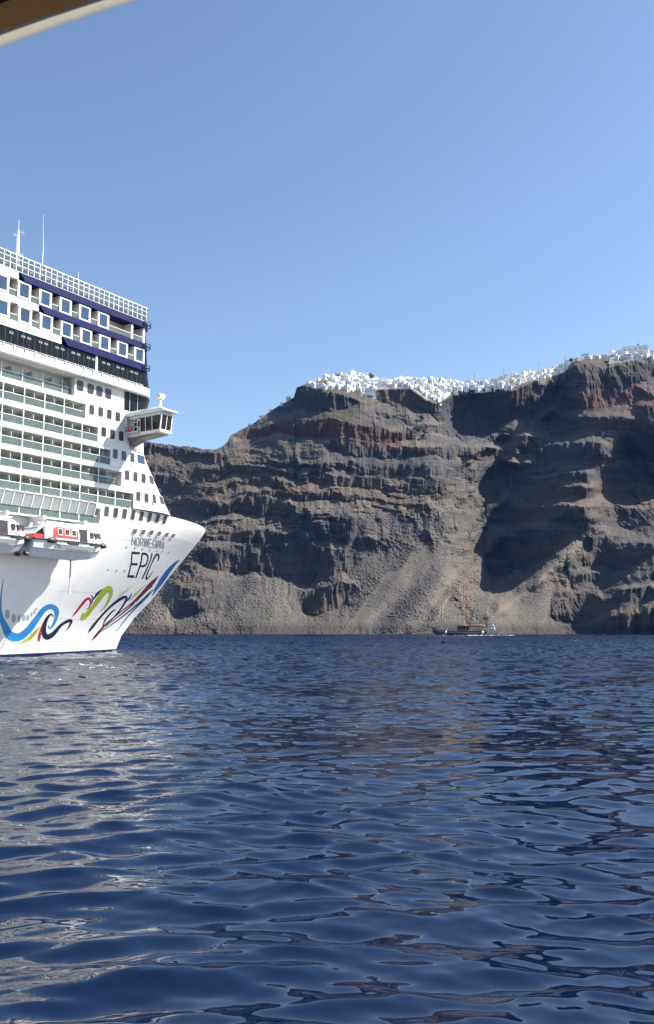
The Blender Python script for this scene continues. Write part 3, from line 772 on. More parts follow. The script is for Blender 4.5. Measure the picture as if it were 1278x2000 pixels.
for x, y in ((752,270),(803,275),(848,281),(893,286),(935,292),(966,296),(1003,299),(643,404),(694,408),(741,411)):
    P, nr = hit(*c3(x, y)); 
    if P is None: continue
    Pl = loc(P); nl = Vector((nr.dot(AX), -nr.dot(NX), nr.z)).normalized(); ex = Vector((0,0,1)).cross(nl).normalized(); ez = nl.cross(ex)
    q = MB(); q.rings([[Pl + nl*d + ex*.2*math.cos(t) + ez*.2*math.sin(t) for t in np.linspace(0, 2*math.pi, 13)[:-1]] for d in (-.03, .03)], cap0=False)
    q.build('porthole', M['mullion'], ship)

# ================================================================== BRIDGE WING
W = empty('bridge_wing', (0, 0, 0)); W.parent = ship
U0, U1, V0, V1 = -17.4, -15.2, HB - 2.5, 27.2
def ring4(u0, u1, v0, v1, z, z2=None): 
    z2 = z if z2 is None else z2
    return [(u0, -v0, z), (u1, -v0, z), (u1, -v1, z2), (u0, -v1, z2)]
q = MB()
q.rings([ring4(U0 - .3, U1 + .5, V0, V1 + .6, 35.45), ring4(U0 - .35, U1 + .6, V0, V1 + .8, 35.6), ring4(U0 - .5, U1 + .5, V0, V1 + .6, 35.85), ring4(U0 - .1, U1, V0, V1 - .9, 36.25)])
q.build('roof', M['white'], W, bevel=.05)
q = MB(); q.box(U0 + .02, U1 - .05, -V1 - .03, -V0, 35.05, 35.45)
q.build('lintel', M['white2'], W)
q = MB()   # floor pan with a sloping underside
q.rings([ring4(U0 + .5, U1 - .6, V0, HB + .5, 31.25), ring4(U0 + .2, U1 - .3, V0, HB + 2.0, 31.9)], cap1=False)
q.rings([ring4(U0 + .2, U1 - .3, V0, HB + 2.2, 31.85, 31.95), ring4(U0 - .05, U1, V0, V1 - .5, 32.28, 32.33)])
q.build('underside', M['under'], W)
q = MB()
q.rings([ring4(U0 - .05, U1, V0, V1 - .45, 32.285, 32.335), ring4(U0 - .15, U1 + .1, V0, V1 + .05, 32.45), ring4(U0 - .1, U1, V0, V1 - .05, 32.85)])
q.build('floor_pan', M['white'], W, bevel=.04)
q = MB()   # raked glazing: top leans out
q.rings([ring4(U0 + .02, U1 - .05, HB + 2.6, V1 - .18, 32.85), ring4(U0 + .02, U1 - .05, HB + 2.6, V1 + .12, 35.05)], cap0=False, cap1=False)
gl = q.build('wing_glass', M['dark'], W)
q = MB()
def bar(p0, p1, r=.07): q.tube([p0, p1], r, 4)
for v in (22.9, 24.0, 25.35): bar((U0 - .02, -v - .15, 32.85), (U0 - .02, -v + .02, 35.05))
bar((U0 - .02, -V1 + .16, 32.85), (U0 - .02, -V1 - .14, 35.05), .11)
for u in (-16.3,): bar((u, -V1 + .15, 32.85), (u, -V1 - .15, 35.05))
bar((U1 - .05, -V1 + .16, 32.85), (U1 - .05, -V1 - .14, 35.05), .11)
q.build('mullion', M['white'], gl)
q = MB(); q.box(U0 + .3, U1 - .4, -HB - 2.55, -V0, 32.86, 35.04); q.build('wing_cabin_wall', M['white2'], W)
q = MB(); q.box(U0 + .22, U0 + .3, -HB - 1.55, -HB - .8, 33.0, 34.9); q.box(U0 + .24, U0 + .3, -HB - 2.4, -HB - 1.8, 33.9, 34.7); q.build('wing_door', M['dark'], W)
q = MB()   # ladder and rails on the after side
for v in (HB + 1.75, HB + 2.5): q.tube([(U0 - .42, -v, 32.1), (U0 - .42, -v, 35.6)], .06, 5)
for i in range(5): q.tube([(U0 - .42, -HB - 1.75, 32.3 + i*.68), (U0 - .42, -HB - 2.5, 32.3 + i*.68)], .05, 5)
for z in (33.1, 33.5, 33.9): q.tube([(U0 - .42, -HB + .3, z), (U0 - .42, -HB - 1.75, z)], .04, 5)
q.build('ladder', M['white'], W)
q = MB(); q.box(U0 - .5, U0 + .3, -HB - 2.7, -HB + .2, 32.86, 32.98); q.box(U0 - .5, U0 - .4, -HB - .25, -HB + .35, 33.9, 35.3); q.build('side_platform', M['white'], W)
q = MB()
ring = [(U0 - .52, -HB - 1.05 + .38*math.cos(t), 33.45 + .38*math.sin(t)) for t in np.linspace(0, 2*math.pi, 15)]
q.tube(ring, .1, 6); q.build('lifebuoy', M['orange'], W)
q = MB()   # searchlight post on the roof
q.tube([(-16.4, -25.9, 36.0), (-16.4, -25.9, 37.6)], .3, 8, .26)
post = q.build('searchlight_post', M['white'], W)
q = MB(); q.rings([[(-16.4 + x + .35*r_*0, -25.9 + .62*r_*math.cos(t), 38.05 + .5*r_*math.sin(t)) for t in np.linspace(0, 2*math.pi, 11)[:-1]] for x, r_ in ((-.55, .5), (-.45, .85), (.3, 1), (.5, .9))])
q.tube([(-16.4, -25.9, 37.5), (-16.4, -25.9, 37.9)], .14, 6)
q.build('searchlight', M['white'], post, smooth=False)
q = MB(); q.box(-17.0, -15.4, -HB - .06, -HB + .4, 30.75, 32.1); q.build('wing_shadow_box', M['mullion'], W)  # grey box standing in for the wing's shadow on the wall below

# --- slanted wind deflector panels under the lowest slab, over the boats
q = MB(); q.hexa([(0, -HB - .10, 1.05), (1.36, -HB - .10, 1.05), (1.36, -HB - .05, 1.05), (0, -HB - .05, 1.05)], [(0, -HB - .75, 2.75), (1.36, -HB - .75, 2.75), (1.36, -HB - .70, 2.75), (0, -HB - .70, 2.75)])
dp0 = q.build('deflector_panel', M['defl'], ship)
q = MB(); q.hexa([(1.36, -HB - .16, 1.0), (1.48, -HB - .16, 1.0), (1.48, -HB, 1.0), (1.36, -HB, 1.0)], [(1.36, -HB - .83, 2.85), (1.48, -HB - .83, 2.85), (1.48, -HB, 2.85), (1.36, -HB, 2.85)])
q.hexa([(-.1, -HB - .8, 2.72), (1.5, -HB - .8, 2.72), (1.5, -HB, 2.9), (-.1, -HB, 2.9)], [(-.1, -HB - .95, 2.95), (1.5, -HB - .7, 2.8), (1.5, -HB, 3.02), (-.1, -HB, 3.02)])
q.build('bracket', M['white'], dp0)
for i in range(18):
    o = dp0 if i == 0 else copy_tree(dp0, ship)
    o.location = (-24.9 - i * 1.52, 0, 18.85)

# ================================================================== WRITING AND ARTWORK ON THE HULL
def paint(color, nm): return mat(nm, color, .35, vary=.06, scale=.5)
A_ = {'blue': paint((.03, .24, .55), 'artwork_blue'), 'lime': paint((.36, .42, .03), 'artwork_lime'), 'red': paint((.42, .015, .04), 'artwork_red'),
      'navy': paint((.012, .014, .045), 'artwork_navy'), 'dkred': paint((.16, .012, .022), 'artwork_dark_red'), 'grey': paint((.36, .38, .40), 'artwork_grey'),
      'seam': paint((.45, .46, .47), 'plate_seam'), 'black': paint((.02, .022, .028), 'lettering_black'), 'lgrey': paint((.20, .22, .25), 'lettering_grey'), 'deep': paint((.02, .10, .36), 'artwork_deep_blue')}
def spline(pts, n=7):
    p = np.array(pts, float); p = np.vstack([2*p[0]-p[1], p, 2*p[-1]-p[-2]]); out = []
    for i in range(1, len(p)-2):
        for t in np.linspace(0, 1, n, endpoint=False):
            out.append(.5*((2*p[i]) + (-p[i-1]+p[i+1])*t + (2*p[i-1]-5*p[i]+4*p[i+1]-p[i+2])*t*t + (-p[i-1]+3*p[i]-3*p[i+1]+p[i+2])*t**3))
    out.append(p[-2]); return np.array(out)
def lay(px, py, d):
    P, nr = hit(px, py)
    if P is None: return None
    return loc(P + nr * d)
LAYER = [0]
def ribbon(q, pts, smooth=True, d=.03, across=3):
    """a stripe of paint: pts = (x, y, width) in hull-crop pixels"""
    s = spline(pts) if smooth else np.array(pts, float)
    rows = []
    for i in range(len(s)):
        a = s[min(i+1, len(s)-1)] - s[max(i-1, 0)]; L = math.hypot(a[0], a[1]) or 1
        nx, ny = -a[1]/L, a[0]/L; w = max(.3, s[i][2] * (.87 if smooth else 1)) / 2
        row = [lay(*c3(s[i][0] + nx*w*k, s[i][1] + ny*w*k), d) for k in np.linspace(-1, 1, across)]
        rows.append(row if all(r is not None for r in row) else None)
    for a, b in zip(rows[:-1], rows[1:]):
        if a is None or b is None: continue
        n = across; q.add(a + b, [(j, j+1, n+j+1, n+j) for j in range(n-1)])
def art(name, col, *paths, smooth=True):
    LAYER[0] += 1; q = MB()
    for p in paths: ribbon(q, p, smooth, .01 + .004 * (LAYER[0] % 5))
    if q.v:
        o = q.build(name, A_[col], ship); return o
art('swirl_artwork', 'lime', [(118,840,3),(165,820,20),(200,788,26),(238,742,4)])
art('swirl_artwork', 'blue', [(22,455,3),(12,520,8),(4,600,14),(6,670,26),(28,735,46),(62,795,60),(115,803,52),(170,762,46),(218,698,40),(262,640,36),(305,622,34),(337,645,32),(334,690,24),(318,730,16),(298,752,10),(287,733,6)])
art('swirl_artwork', 'red', [(230,828,20),(238,785,18),(252,738,11),(268,700,3)])
art('swirl_artwork', 'navy', [(318,684,3),(305,668,10),(285,685,18),(267,725,26),(262,775,32),(280,803,38),(318,784,30),(360,736,20),(400,710,20),(425,708,18),(412,740,9),(395,766,3)])
art('swirl_artwork', 'red', [(428,684,3),(448,662,12),(480,620,16),(512,582,18),(533,576,14),(541,598,12),(530,628,8),(512,642,3)])
art('swirl_artwork', 'deep', [(543,552,3),(553,572,9),(548,604,3)])
art('swirl_artwork', 'navy', [(556,582,3),(580,546,16),(611,517,3)])
art('swirl_artwork', 'lime', [(497,655,3),(488,690,22),(500,688,30),(530,655,28),(566,610,28),(610,548,36),(645,515,36),(662,535,26),(650,580,15),(622,628,9),(596,650,5)])
art('swirl_artwork', 'navy', [(525,779,3),(546,748,17),(600,682,14),(660,620,15),(720,575,20),(753,566,14),(738,608,11),(694,668,9),(642,722,7),(612,746,3)], [(610,745,3),(628,700,10),(668,652,10),(690,640,3)])
art('swirl_artwork', 'deep', [(786,538,3),(770,572,13),(742,604,3)])
art('swirl_artwork', 'dkred', [(543,828,3),(572,795,17),(622,735,11),(700,668,8),(780,606,9),(838,552,17),(896,492,28),(941,442,6)], [(905,500,12),(880,520,12),(800,600,10),(722,668,9),(655,720,6),(610,760,3)])
art('swirl_artwork', 'lime', [(772,590,3),(812,544,11),(866,492,3)])
art('swirl_artwork', 'navy', [(566,795,3),(700,704,7),(800,624,9),(860,570,9),(905,520,3)])
art('swirl_artwork', 'deep', [(905,560,3),(955,480,30),(1000,415,30),(1040,368,18),(1066,345,5)], [(690,770,3),(780,660,8),(870,570,10),(930,505,3)])
art('swirl_artwork', 'grey', [(690,592,2),(715,560,5),(740,530,2)], [(725,560,2),(745,530,5),(762,505,2)], [(745,545,2),(765,520,5),(782,500,2)], [(700,560,2),(716,545,4),(728,530,2)], smooth=True)
for pth in ([(355,692,1.6),(480,697,1.6),(640,694,1.6)], [(350,531,1.4),(480,537,1.4),(650,541,1.4)], [(610,213,1.4),(800,232,1.4),(960,256,1.4),(1060,262,1.4)], [(0,846,1.8),(200,836,1.8),(420,824,1.8)]): art('hull_seam', 'seam', pth)
for x, y, w, h in ((44,668,28,60),(82,692,24,54),(113,694,20,46),(143,690,18,42),(167,687,15,36),(188,670,13,28),(205,655,11,22),(215,637,16,12)):
    n = 11; art('painted_dot', 'grey', [(x, y - h/2 + h*i/n, w*math.sqrt(max(.01, 1-(2*i/n-1)**2))) for i in range(n+1)], smooth=False)
GL = {'N': [[(0,0),(0,1),(1,0),(1,1)]], 'O': [[(.5+.5*math.sin(t), .5+.5*math.cos(t)) for t in np.linspace(0, 2*math.pi, 17)]],
      'R': [[(0,0),(0,1),(.65,1),(.95,.88),(.95,.62),(.65,.5),(0,.5)], [(.5,.5),(1,0)]], 'W': [[(0,1),(.25,0),(.5,1),(.75,0),(1,1)]],
      'E': [[(1,1),(0,1),(0,0),(1,0)], [(0,.5),(.9,.5)]], 'G': [[(.95,.82),(.75,.97),(.5,1),(.2,.9),(.03,.6),(.03,.38),(.22,.08),(.5,0),(.95,.1),(.95,.45),(.55,.45)]],
      'I': [[(.5,0),(.5,1)]], 'A': [[(0,0),(.5,1),(1,0)], [(.2,.36),(.8,.36)]], 'P': [[(0,0),(0,1),(.65,1),(.95,.9),(1,.72),(.92,.54),(.65,.45),(0,.45)]],
      'C': [[(.98,.85),(.75,.98),(.5,1),(.2,.88),(.03,.6),(.03,.38),(.2,.1),(.5,0),(.75,.02),(.95,.12)]]}
def lettering(name, col, spec, w):
    LAYER[0] += 1; q = MB()
    for ch, (bx, by), (wx, wy), (hx, hy) in spec:
        for st in GL[ch]:
            P = [(bx + a*wx + b*hx, by + a*wy + b*hy, w) for a, b in st]
            fine = []
            for a, b in zip(P[:-1], P[1:]):
                L = max(1, int(math.hypot(b[0]-a[0], b[1]-a[1]) / 9))
                for i in range(L): fine.append(tuple(a[k] + (b[k]-a[k])*i/L for k in range(3)))
            fine.append(P[-1])
            # break at sharp corners so that strokes keep their width
            seg = [fine[0]]
            for i in range(1, len(fine)-1):
                seg.append(fine[i]); v1 = np.subtract(fine[i][:2], fine[i-1][:2]); v2 = np.subtract(fine[i+1][:2], fine[i][:2])
                if v1 @ v2 < .75 * np.linalg.norm(v1) * np.linalg.norm(v2):
                    e = v1/np.linalg.norm(v1)*w*.45; seg[-1] = (fine[i][0]+e[0], fine[i][1]+e[1], w)
                    ribbon(q, seg, False, .01 + .004*(LAYER[0] % 5)); e2 = v2/np.linalg.norm(v2)*w*.45; seg = [(fine[i][0]-e2[0], fine[i][1]-e2[1], w)]
            seg.append(fine[-1]); ribbon(q, seg, False, .01 + .004*(LAYER[0] % 5))
    q.build(name, A_[col], ship)
def c5(x, y, w=None): return (730.3 + .2381*x, 152.1 + .2381*y) + (() if w is None else (.2381*w,))
sp_ = []
for ch, x0, x1 in (('N',228,308),('O',335,408),('R',442,510),('W',530,632),('E',652,728),('G',750,815),('I',828,850),('A',858,930),('N',945,1018)):
    f = (x0 - 225) / 800; yb = 445 + 88*f; h = 212 - 12*f
    a = c5(x0, yb); sp_.append((ch, a, (.2381*(x1-x0), .2381*8), (.2381*6, -.2381*h)))
lettering('ship_name', 'lgrey', sp_, 3.7)
LAYER[0] += 1; q = MB()
for st, sm in (([(235,606,32),(226,760,32),(212,905,32),(170,1090,32),(128,1250,32)],0), ([(238,634,60),(330,640,60),(425,646,60)],0), ([(218,914,60),(370,922,60)],0), ([(146,1222,62),(290,1226,62)],0),
           ([(488,640,34),(476,760,34),(452,890,34),(395,1070,34),(325,1265,34)],0), ([(484,652,60),(575,664,62),(622,715,42),(628,800,34),(590,905,38),(535,962,56),(432,968,60)],1),
           ([(733,645,30),(700,800,30),(600,1040,30),(485,1285,30)],0), ([(868,842,22),(902,780,32),(893,700,48),(862,672,58),(808,722,50),(738,870,30),(645,1080,30),(590,1230,38),(602,1284,46),(655,1240,30),(755,1100,14)],1)):
    ribbon(q, [c5(*p) for p in st], bool(sm), .012)
q.build('ship_name', A_['black'], ship)

# ================================================================== BALCONY FURNITURE
def make_chair():
    r = empty('balcony_chair')
    q = MB(); q.box(-.32, .32, -.32, .32, .30, .44); q.build('seat', M['chair'], r)
    q = MB(); q.hexa([(-.32, .24, .44), (.32, .24, .44), (.32, .34, .44), (-.32, .34, .44)], [(-.32, .34, .92), (.32, .34, .92), (.32, .42, .92), (-.32, .42, .92)]); q.build('backrest', M['chair'], r)
    for s in (-1, 1):
        for t in (-1, 1):
            q = MB(); q.box(s*.28 - .025, s*.28 + .025, t*.28 - .025, t*.28 + .025, 0, .30); q.build('leg', M['chair'], r)
    return r
ch0 = make_chair(); n = 0
YEL = R(90) + math.atan2(AX.y, AX.x)
for u, z0, ue, k in spots:
    if u < -40.5 or u + 1.5 > ue: continue
    for du in ((.55, 2.35) if rng.rand() < .55 else (2.2 if rng.rand() < .5 else .6,)):
        if u + du + .5 > ue: continue
        o = ch0 if n == 0 else copy_tree(ch0)
        yv = HB - .75 - (.6 if k == 'A' else 0)
        P = STEM + AX * (u + du) + NX * yv
        o.location = (P.x, P.y, z0 + (.02 if k == 'A' else .06)); o.rotation_euler = (0, 0, math.atan2(AX.y, AX.x) + rng.uniform(-.5, .5) + (R(90) if rng.rand() < .4 else 0))
        tag(o, 'dark armless chair behind the green glass rail of a ship cabin balcony', 'chair', 'chairs on the ship cabin balconies'); n += 1

# ================================================================== LIFEBOATS (local: x forward, y to port, z up from the keel)
def make_lifeboat():
    r = empty('lifeboat')
    X = [0, .15, 2, 5, 8, 10, 11.3, 12.1, 12.35]
    hw = [1.75, 1.95, 2.05, 2.1, 2.1, 1.95, 1.6, .95, .4]
    kz = [.35, .1, 0, 0, 0, .25, .8, 1.7, 2.3]
    q = MB(); rs = []
    for x, h, k in zip(X, hw, kz):
        g = 2.7; c = k + (g - k) * .42
        rs.append([(x, -h*.35, k), (x, -h*.72, c), (x, -h*.84, c + .2), (x, -h, g), (x, h, g), (x, h*.84, c + .2), (x, h*.72, c), (x, h*.35, k)])
    q.rings(rs); h_ = q.build('hull', M['lbgrey'], r)
    q = MB()
    for s in (-1, 1):
        q.hexa([(3.6, s*1.6, 1.2), (9.6, s*1.6, 1.2), (9.2, s*1.75, 1.35), (4.6, s*1.75, 1.35)], [(3.2, s*1.9, 2.45), (9.9, s*1.85, 2.45), (9.6, s*2.22, 2.2), (3.6, s*2.25, 2.2)])
    q.build('side_pod', M['lbwhite'], h_)
    for s in (-1, 1):
        q = MB(); q.box(5.3, 6.9, s*2.0, s*2.28, 2.25, 2.66); q.build('hull_recess', M['black'], h_)
        q = MB(); q.box(9.0, 10.6, s*1.75, s*2.12, 2.25, 2.66); q.build('hull_recess', M['black'], h_)
        for i in range(9):
            q = MB(); q.box(5.2 + i*.42, 5.45 + i*.42, s*1.7, s*1.86, 1.42, 1.54); q.build('vent_slot', M['black'], h_)
    for s in (-1, 1):
        q = MB(); q.tube([(-.01, s*.9, .3), (-.55, s*.9, .4)], .32, 8); q.build('waterjet', M['black'], h_)
    q = MB()
    path = [(0, -1.8, 2.72), (.2, -2.02, 2.72), (2, -2.1, 2.72), (5, -2.16, 2.72), (8, -2.16, 2.72), (10, -2.0, 2.72), (11.3, -1.64, 2.72), (12.1, -.98, 2.72), (12.45, 0, 2.72)]
    q.tube(path + [(x, -y, z) for x, y, z in path[::-1][1:]], .13, 6)
    q.build('rubbing_strake', M['black'], r)
    def fender(name, x, y, L, rr):
        q = MB(); q.rings([[(x + L*math.cos(a), y + rr*math.sin(a)*math.cos(t)*.8, 2.62 + rr*math.sin(a)*math.sin(t)) for t in np.linspace(0, 2*math.pi, 11)[:-1]] for a in np.linspace(math.pi - .05, .05, 8)])
        q.build('fender', M['black'], r, smooth=True)
    for s in (-1, 1): fender('f', 2.7, s*2.12, .85, .42); fender('f', 11.75, s*1.35, .7, .42)
    # canopy
    q = MB(); rs = []
    for x, h, z in ((1.75, 1.6, 4.1), (2.05, 1.75, 4.45), (2.6, 1.82, 4.58), (6, 1.86, 4.62), (9.8, 1.72, 4.55), (10.7, 1.5, 4.3), (11.4, 1.2, 3.75), (11.9, .8, 3.1)):
        b = h + .17
        rs.append([(x, -b, 2.74), (x, -b + .02, 3.5 if z > 3.6 else 2.9), (x, -h*.9, z - .28), (x, -h*.5, z), (x, h*.5, z), (x, h*.9, z - .28), (x, b - .02, 3.5 if z > 3.6 else 2.9), (x, b, 2.74)])
    q.rings(rs); cn = q.build('canopy', M['lbwhite'], r, bevel=.03)
    for s in (-1, 1):
        y = s * 2.0
        q = MB(); pts = [(2.9, 3.05), (7.0, 3.05), (7.0, 3.85), (6.6, 4.15), (3.6, 4.28), (3.15, 4.1), (2.95, 3.8)]
        def yy_(z): return s * (2.045 - max(0, z - 3.5) * .24)
        q.rings([[(x, yy_(z) - s*.1, z) for x, z in pts], [(x, yy_(z), z) for x, z in pts]]); q.build('red_panel', M['orange'], cn)
        for x0 in (3.75, 4.85, 5.95):
            q = MB(); q.rings([[(x, yy_(z) + s*d, z) for x, z in ((x0 - .08, 3.34), (x0 + .68, 3.34), (x0 + .68, 4.1), (x0 - .08, 4.1))] for d in (-.1, .03)]); o = q.build('window', M['lbwhite'], cn)
            q = MB(); q.rings([[(x, yy_(z) + s*d, z) for x, z in ((x0, 3.44), (x0 + .6, 3.44), (x0 + .6, 4.02), (x0, 4.02))] for d in (-.1, .045)]); q.build('pane', M['brownglass'], o)
        for x0 in (9.15, 9.95, 10.7):
            f = min(1, 1 - (x0 - 9.0) * .07); g = .0 if x0 < 10.5 else .28
            q = MB(); q.rings([[(x, (yy_(z) - s*(g + (x - 9)*.09)) * 1.0 + s*d, z) for x, z in ((x0, 3.4), (x0 + .48, 3.4), (x0 + .48, 4.0), (x0, 4.0))] for d in (-.25, .05)]); q.build('window', M['brownglass'], cn)
        q = MB(); q.rings([[(x, yy_(z) + s*d, z) for x, z in ((7.3, 2.8), (8.55, 2.8), (8.55, 4.25), (7.3, 4.25))] for d in (-.12, .02)]); q.build('door', M['brownglass'], cn)
        q = MB(); q.box(8.7, 11.0, s*1.9, s*1.96, 3.05, 3.1); q.build('red_stripe', M['orange'], cn)
    q = MB(); q.box(.25, 1.74, -1.6, 1.6, 2.74, 3.3); q.build('stern_bench', M['orange'], r)
    q = MB(); q.box(.9, 1.7, -1.4, 1.4, 3.3, 4.0); q.build('stern_hatch', M['dark'], r)
    q = MB(); q.hexa([(.2, -1.65, 3.3), (.35, -1.65, 3.3), (.35, 1.65, 3.3), (.2, 1.65, 3.3)], [(1.2, -1.6, 4.2), (1.75, -1.6, 4.2), (1.75, 1.6, 4.2), (1.2, 1.6, 4.2)])
    q.build('stern_frame', M['lbwhite'], r)
    q = MB(); q.box(3, 4, -.5, .5, 4.62, 4.85); q.box(8.6, 9.6, -.5, .5, 4.55, 4.8); q.tube([(2.6, -.9, 4.75), (9.8, -.9, 4.75)], .07, 5); q.tube([(2.6, .9, 4.75), (9.8, .9, 4.75)], .07, 5); q.build('lifting_gear', M['white2'], r)
    for o in r.children_recursive:                             # gunwale at 2.15, roof at 4.55
        for v in o.data.vertices: v.co.z = v.co.z * .8 + .1 if v.co.z < 2.74 else 2.29 + (v.co.z - 2.74) * 1.22
        o.data.update()
    return r
lb0 = make_lifeboat()
for i, (uu, lab) in enumerate(((-36.9, 'white and red lifeboat with open stern, nearest the ship name, hung on the hull side'), (-49.3, 'white lifeboat cut by the left photo edge, hung behind the red panelled one'))):
    o = lb0 if i == 0 else copy_tree(lb0)
    P = STEM + AX * uu + NX * 23.05
    o.location = (P.x, P.y, 12.95); o.rotation_euler = (0, 0, math.atan2(AX.y, AX.x))
    tag(o, lab, 'lifeboat', 'lifeboats hanging along the hull')
    for d in (2.6, 9.4):                                       # davit arms belong to the ship
        q = MB(); q.box(uu + d - .2, uu + d + .2, -23.6, -HB + .3, 18.0, 18.5); q.box(uu + d - .14, uu + d + .14, -23.2, -22.9, 17.6, 18.0); q.box(uu + d - .25, uu + d + .25, -HB - .5, -HB + .2, 13.4, 18.1)
        q.build('davit', M['white'], ship)
q = MB(); q.box(-60, -26.2, -HB - 1.1, -HB + .1, 18.5, 18.72); q.build('davit_deck', M['white'], ship)
q = MB(); q.tube([(-27.2, -HB - .12, 13.2), (-27.2, -HB - .12, 8.6)], .12, 5); q.box(-27.5, -26.9, -HB - .9, -HB + .1, 13.2, 13.5); q.build('boarding_ladder', M['white2'], ship)

# ================================================================== VILLAGE ON THE RIM
def wall_mat(nm, c): return mat(nm, c, .8, vary=.08, scale=.35)
H_ = {'white': wall_mat('limewash', (.80, .80, .79)), 'cream': wall_mat('cream_wash', (.66, .56, .40)), 'ochre': wall_mat('ochre_wash', (.55, .36, .16)), 'stone': wall_mat('dark_stone', (.07, .065, .065)),
      'open': mat('dark_opening', (.03, .03, .035), .6, vary=.2, scale=1), 'dome': mat('blue_dome', (.05, .12, .32), .5, vary=.1, scale=1), 'wood': mat('weathered_wood', (.10, .06, .04), .8, vary=.3, scale=3)}
def house_mesh(nm, w, d, h, kind, wm, seed):
    r_ = random.Random(seed); q = MB()
    q.box(-w/2, w/2, -d/2, d/2, -6, h)
    if kind == 'flat':                                        # parapet
        t = .3
        q.box(-w/2, w/2, -d/2, -d/2 + t, h + .01, h + .7); q.box(-w/2, w/2, d/2 - t, d/2, h + .01, h + .7)
        q.box(-w/2, -w/2 + t, -d/2 + t, d/2 - t, h + .01, h + .7); q.box(w/2 - t, w/2, -d/2 + t, d/2 - t, h + .01, h + .7)
    if kind == 'step':
        q.box(-w/2 + .2, w*.1, -d*.1, d/2 - .1, h + .01, h + 2.4); q.box(-w/2, w/2, -d/2, -d/2 + .3, h + .01, h + .7)
    if kind == 'vault':
        n = 9; q.rings([[(x, y * .985, h - .05 + math.sin(a) * w * .30) if False else (-math.cos(a) * w/2 * .99, x, h - .05 + math.sin(a) * w * .32) for a in np.linspace(0, math.pi, n)] for x, y in ((-d/2 + .02, 0), (d/2 - .02, 0))])
    if kind == 'chimney': q.box(w*.2, w*.2 + .7, -.3, .4, h, h + 1.8); q.box(-w/2, w/2, -d/2, -d/2 + .3, h + .01, h + .6)
    q.mi = 1
    def hole(face, a, z, ww, hh):
        e = .06
        if face == 'f': q.box(a - ww/2, a + ww/2, -d/2 - e, -d/2 + .2, z, z + hh)
        elif face == 'r': q.box(w/2 - .2, w/2 + e, a - ww/2, a + ww/2, z, z + hh)
        else: q.box(-w/2 - e, -w/2 + .2, a - ww/2, a + ww/2, z, z + hh)
    nst = max(1, int(h / 2.9))
    for s in range(nst):
        n = 1 + int(w / 2.6)
        for i in range(n):
            a = -w/2 + (i + .5) * w / n
            if r_.random() < .75:
                if s == 0 and r_.random() < .4: hole('f', a, .1, 1.0, 2.0)
                else: hole('f', a, s*2.9 + 1.0, .85, 1.15)
        for f in 'rl':
            if r_.random() < .8: hole(f, r_.uniform(-.2, .2)*d, s*2.9 + 1.0, .85, 1.15)
    return q.build(nm, [wm, H_['open']])
VAR = []
for i, (w, d, h, kind, wm) in enumerate([(5, 5, 3.2, 'flat', 'white'), (4.2, 5, 3.0, 'vault', 'white'), (6.5, 5, 6.0, 'flat', 'white'), (5.5, 5, 5.8, 'step', 'white'), (3.6, 4.5, 3.4, 'vault', 'white'),
                                        (7.5, 5.5, 3.3, 'flat', 'white'), (4.8, 4.8, 5.9, 'chimney', 'white'), (6, 5, 3.2, 'step', 'white'), (5.2, 5, 3.3, 'flat', 'cream'), (6.2, 5, 5.8, 'flat', 'cream')]):
    VAR.append((w, kind, wm, house_mesh('house', w, d, h, kind, H_[wm], 40 + i)))
used_h = set()
LABH = {('flat','white'): 'small flat roofed whitewashed house packed into the cliff rim village', ('vault','white'): 'small whitewashed house with a rounded barrel roof in the cliff rim village',
        ('step','white'): 'whitewashed house with a smaller upper room, packed into the cliff rim village', ('chimney','white'): 'whitewashed two storey house with a chimney in the cliff rim village', ('flat','cream'): 'cream coloured flat roofed house among the white ones on the rim'}
hr = random.Random(3)
NH = [0]; REST = []
def put_house(px, py, vi=None, rot=None, s=1.0, label=None):
    if vi is None: vi = hr.choices(range(10), [10, 9, 7, 7, 8, 7, 6, 7, 2.0, 1.4])[0]
    w, kind, wm, o0 = VAR[vi]
    if NH[0] >= 284 and label is None: REST.append((px, py, vi)); return
    o = o0 if vi not in used_h else o0.copy()
    if vi in used_h: COL.objects.link(o)
    used_h.add(vi)
    P = on_cliff(px, py); o.location = (P.x, P.y + .5, P.z - .2)
    o.rotation_euler = (0, 0, R(hr.uniform(-38, 62)) if rot is None else R(rot))
    k = s * hr.uniform(.62, .90); o.scale = (k * hr.uniform(1, 1.4), k, k * hr.uniform(.7, 1.0))
    tag(o, label or LABH[(kind, wm)], 'house', 'houses of the cliff top village'); NH[0] += 1
    return o
VT = [(592,752),(600,755),(640,762),(700,762),(720,768),(745,756),(800,757),(820,764),(838,782),(868,784),(884,768),(900,764),(960,759),(1000,760),(1018,747),(1055,743),(1082,736),(1104,728),(1118,712)]
UT = [(592,751),(630,742),(645,731),(700,727),(725,738),(745,744),(800,740),(860,744),(900,747),(945,748),(1000,735),(1050,727),(1090,721),(1104,713),(1118,707)]
row = 0
for tier in range(9)[::-1]:
    x = 597 + hr.uniform(0, 6)
    while x < 1116:
        y1 = np.interp(x, *zip(*VT)); y0 = np.interp(x, *zip(*UT)); n_t = max(1, int(round((y1 - y0) / 4.6)))
        if tier < n_t:
            y = y0 + (tier + .5) * (y1 - y0) / n_t + hr.uniform(-1.6, 1.6)
            if hr.random() < .95: put_house(x, y)
        x += hr.uniform(5.4, 7.8)
for tier, (ya, yb) in enumerate(((0, 0), (6, 6), (12, 12))):
    x = 1190 + 3*tier
    while x < 1290:
        y = np.interp(x, [1190,1230,1290], [694,690,687]) + tier*5.5 + hr.uniform(-1, 1)
        if y < np.interp(x, [1190,1230,1290], [712,706,700]): put_house(x, y, s=.95)
        x += hr.uniform(8.5, 12)
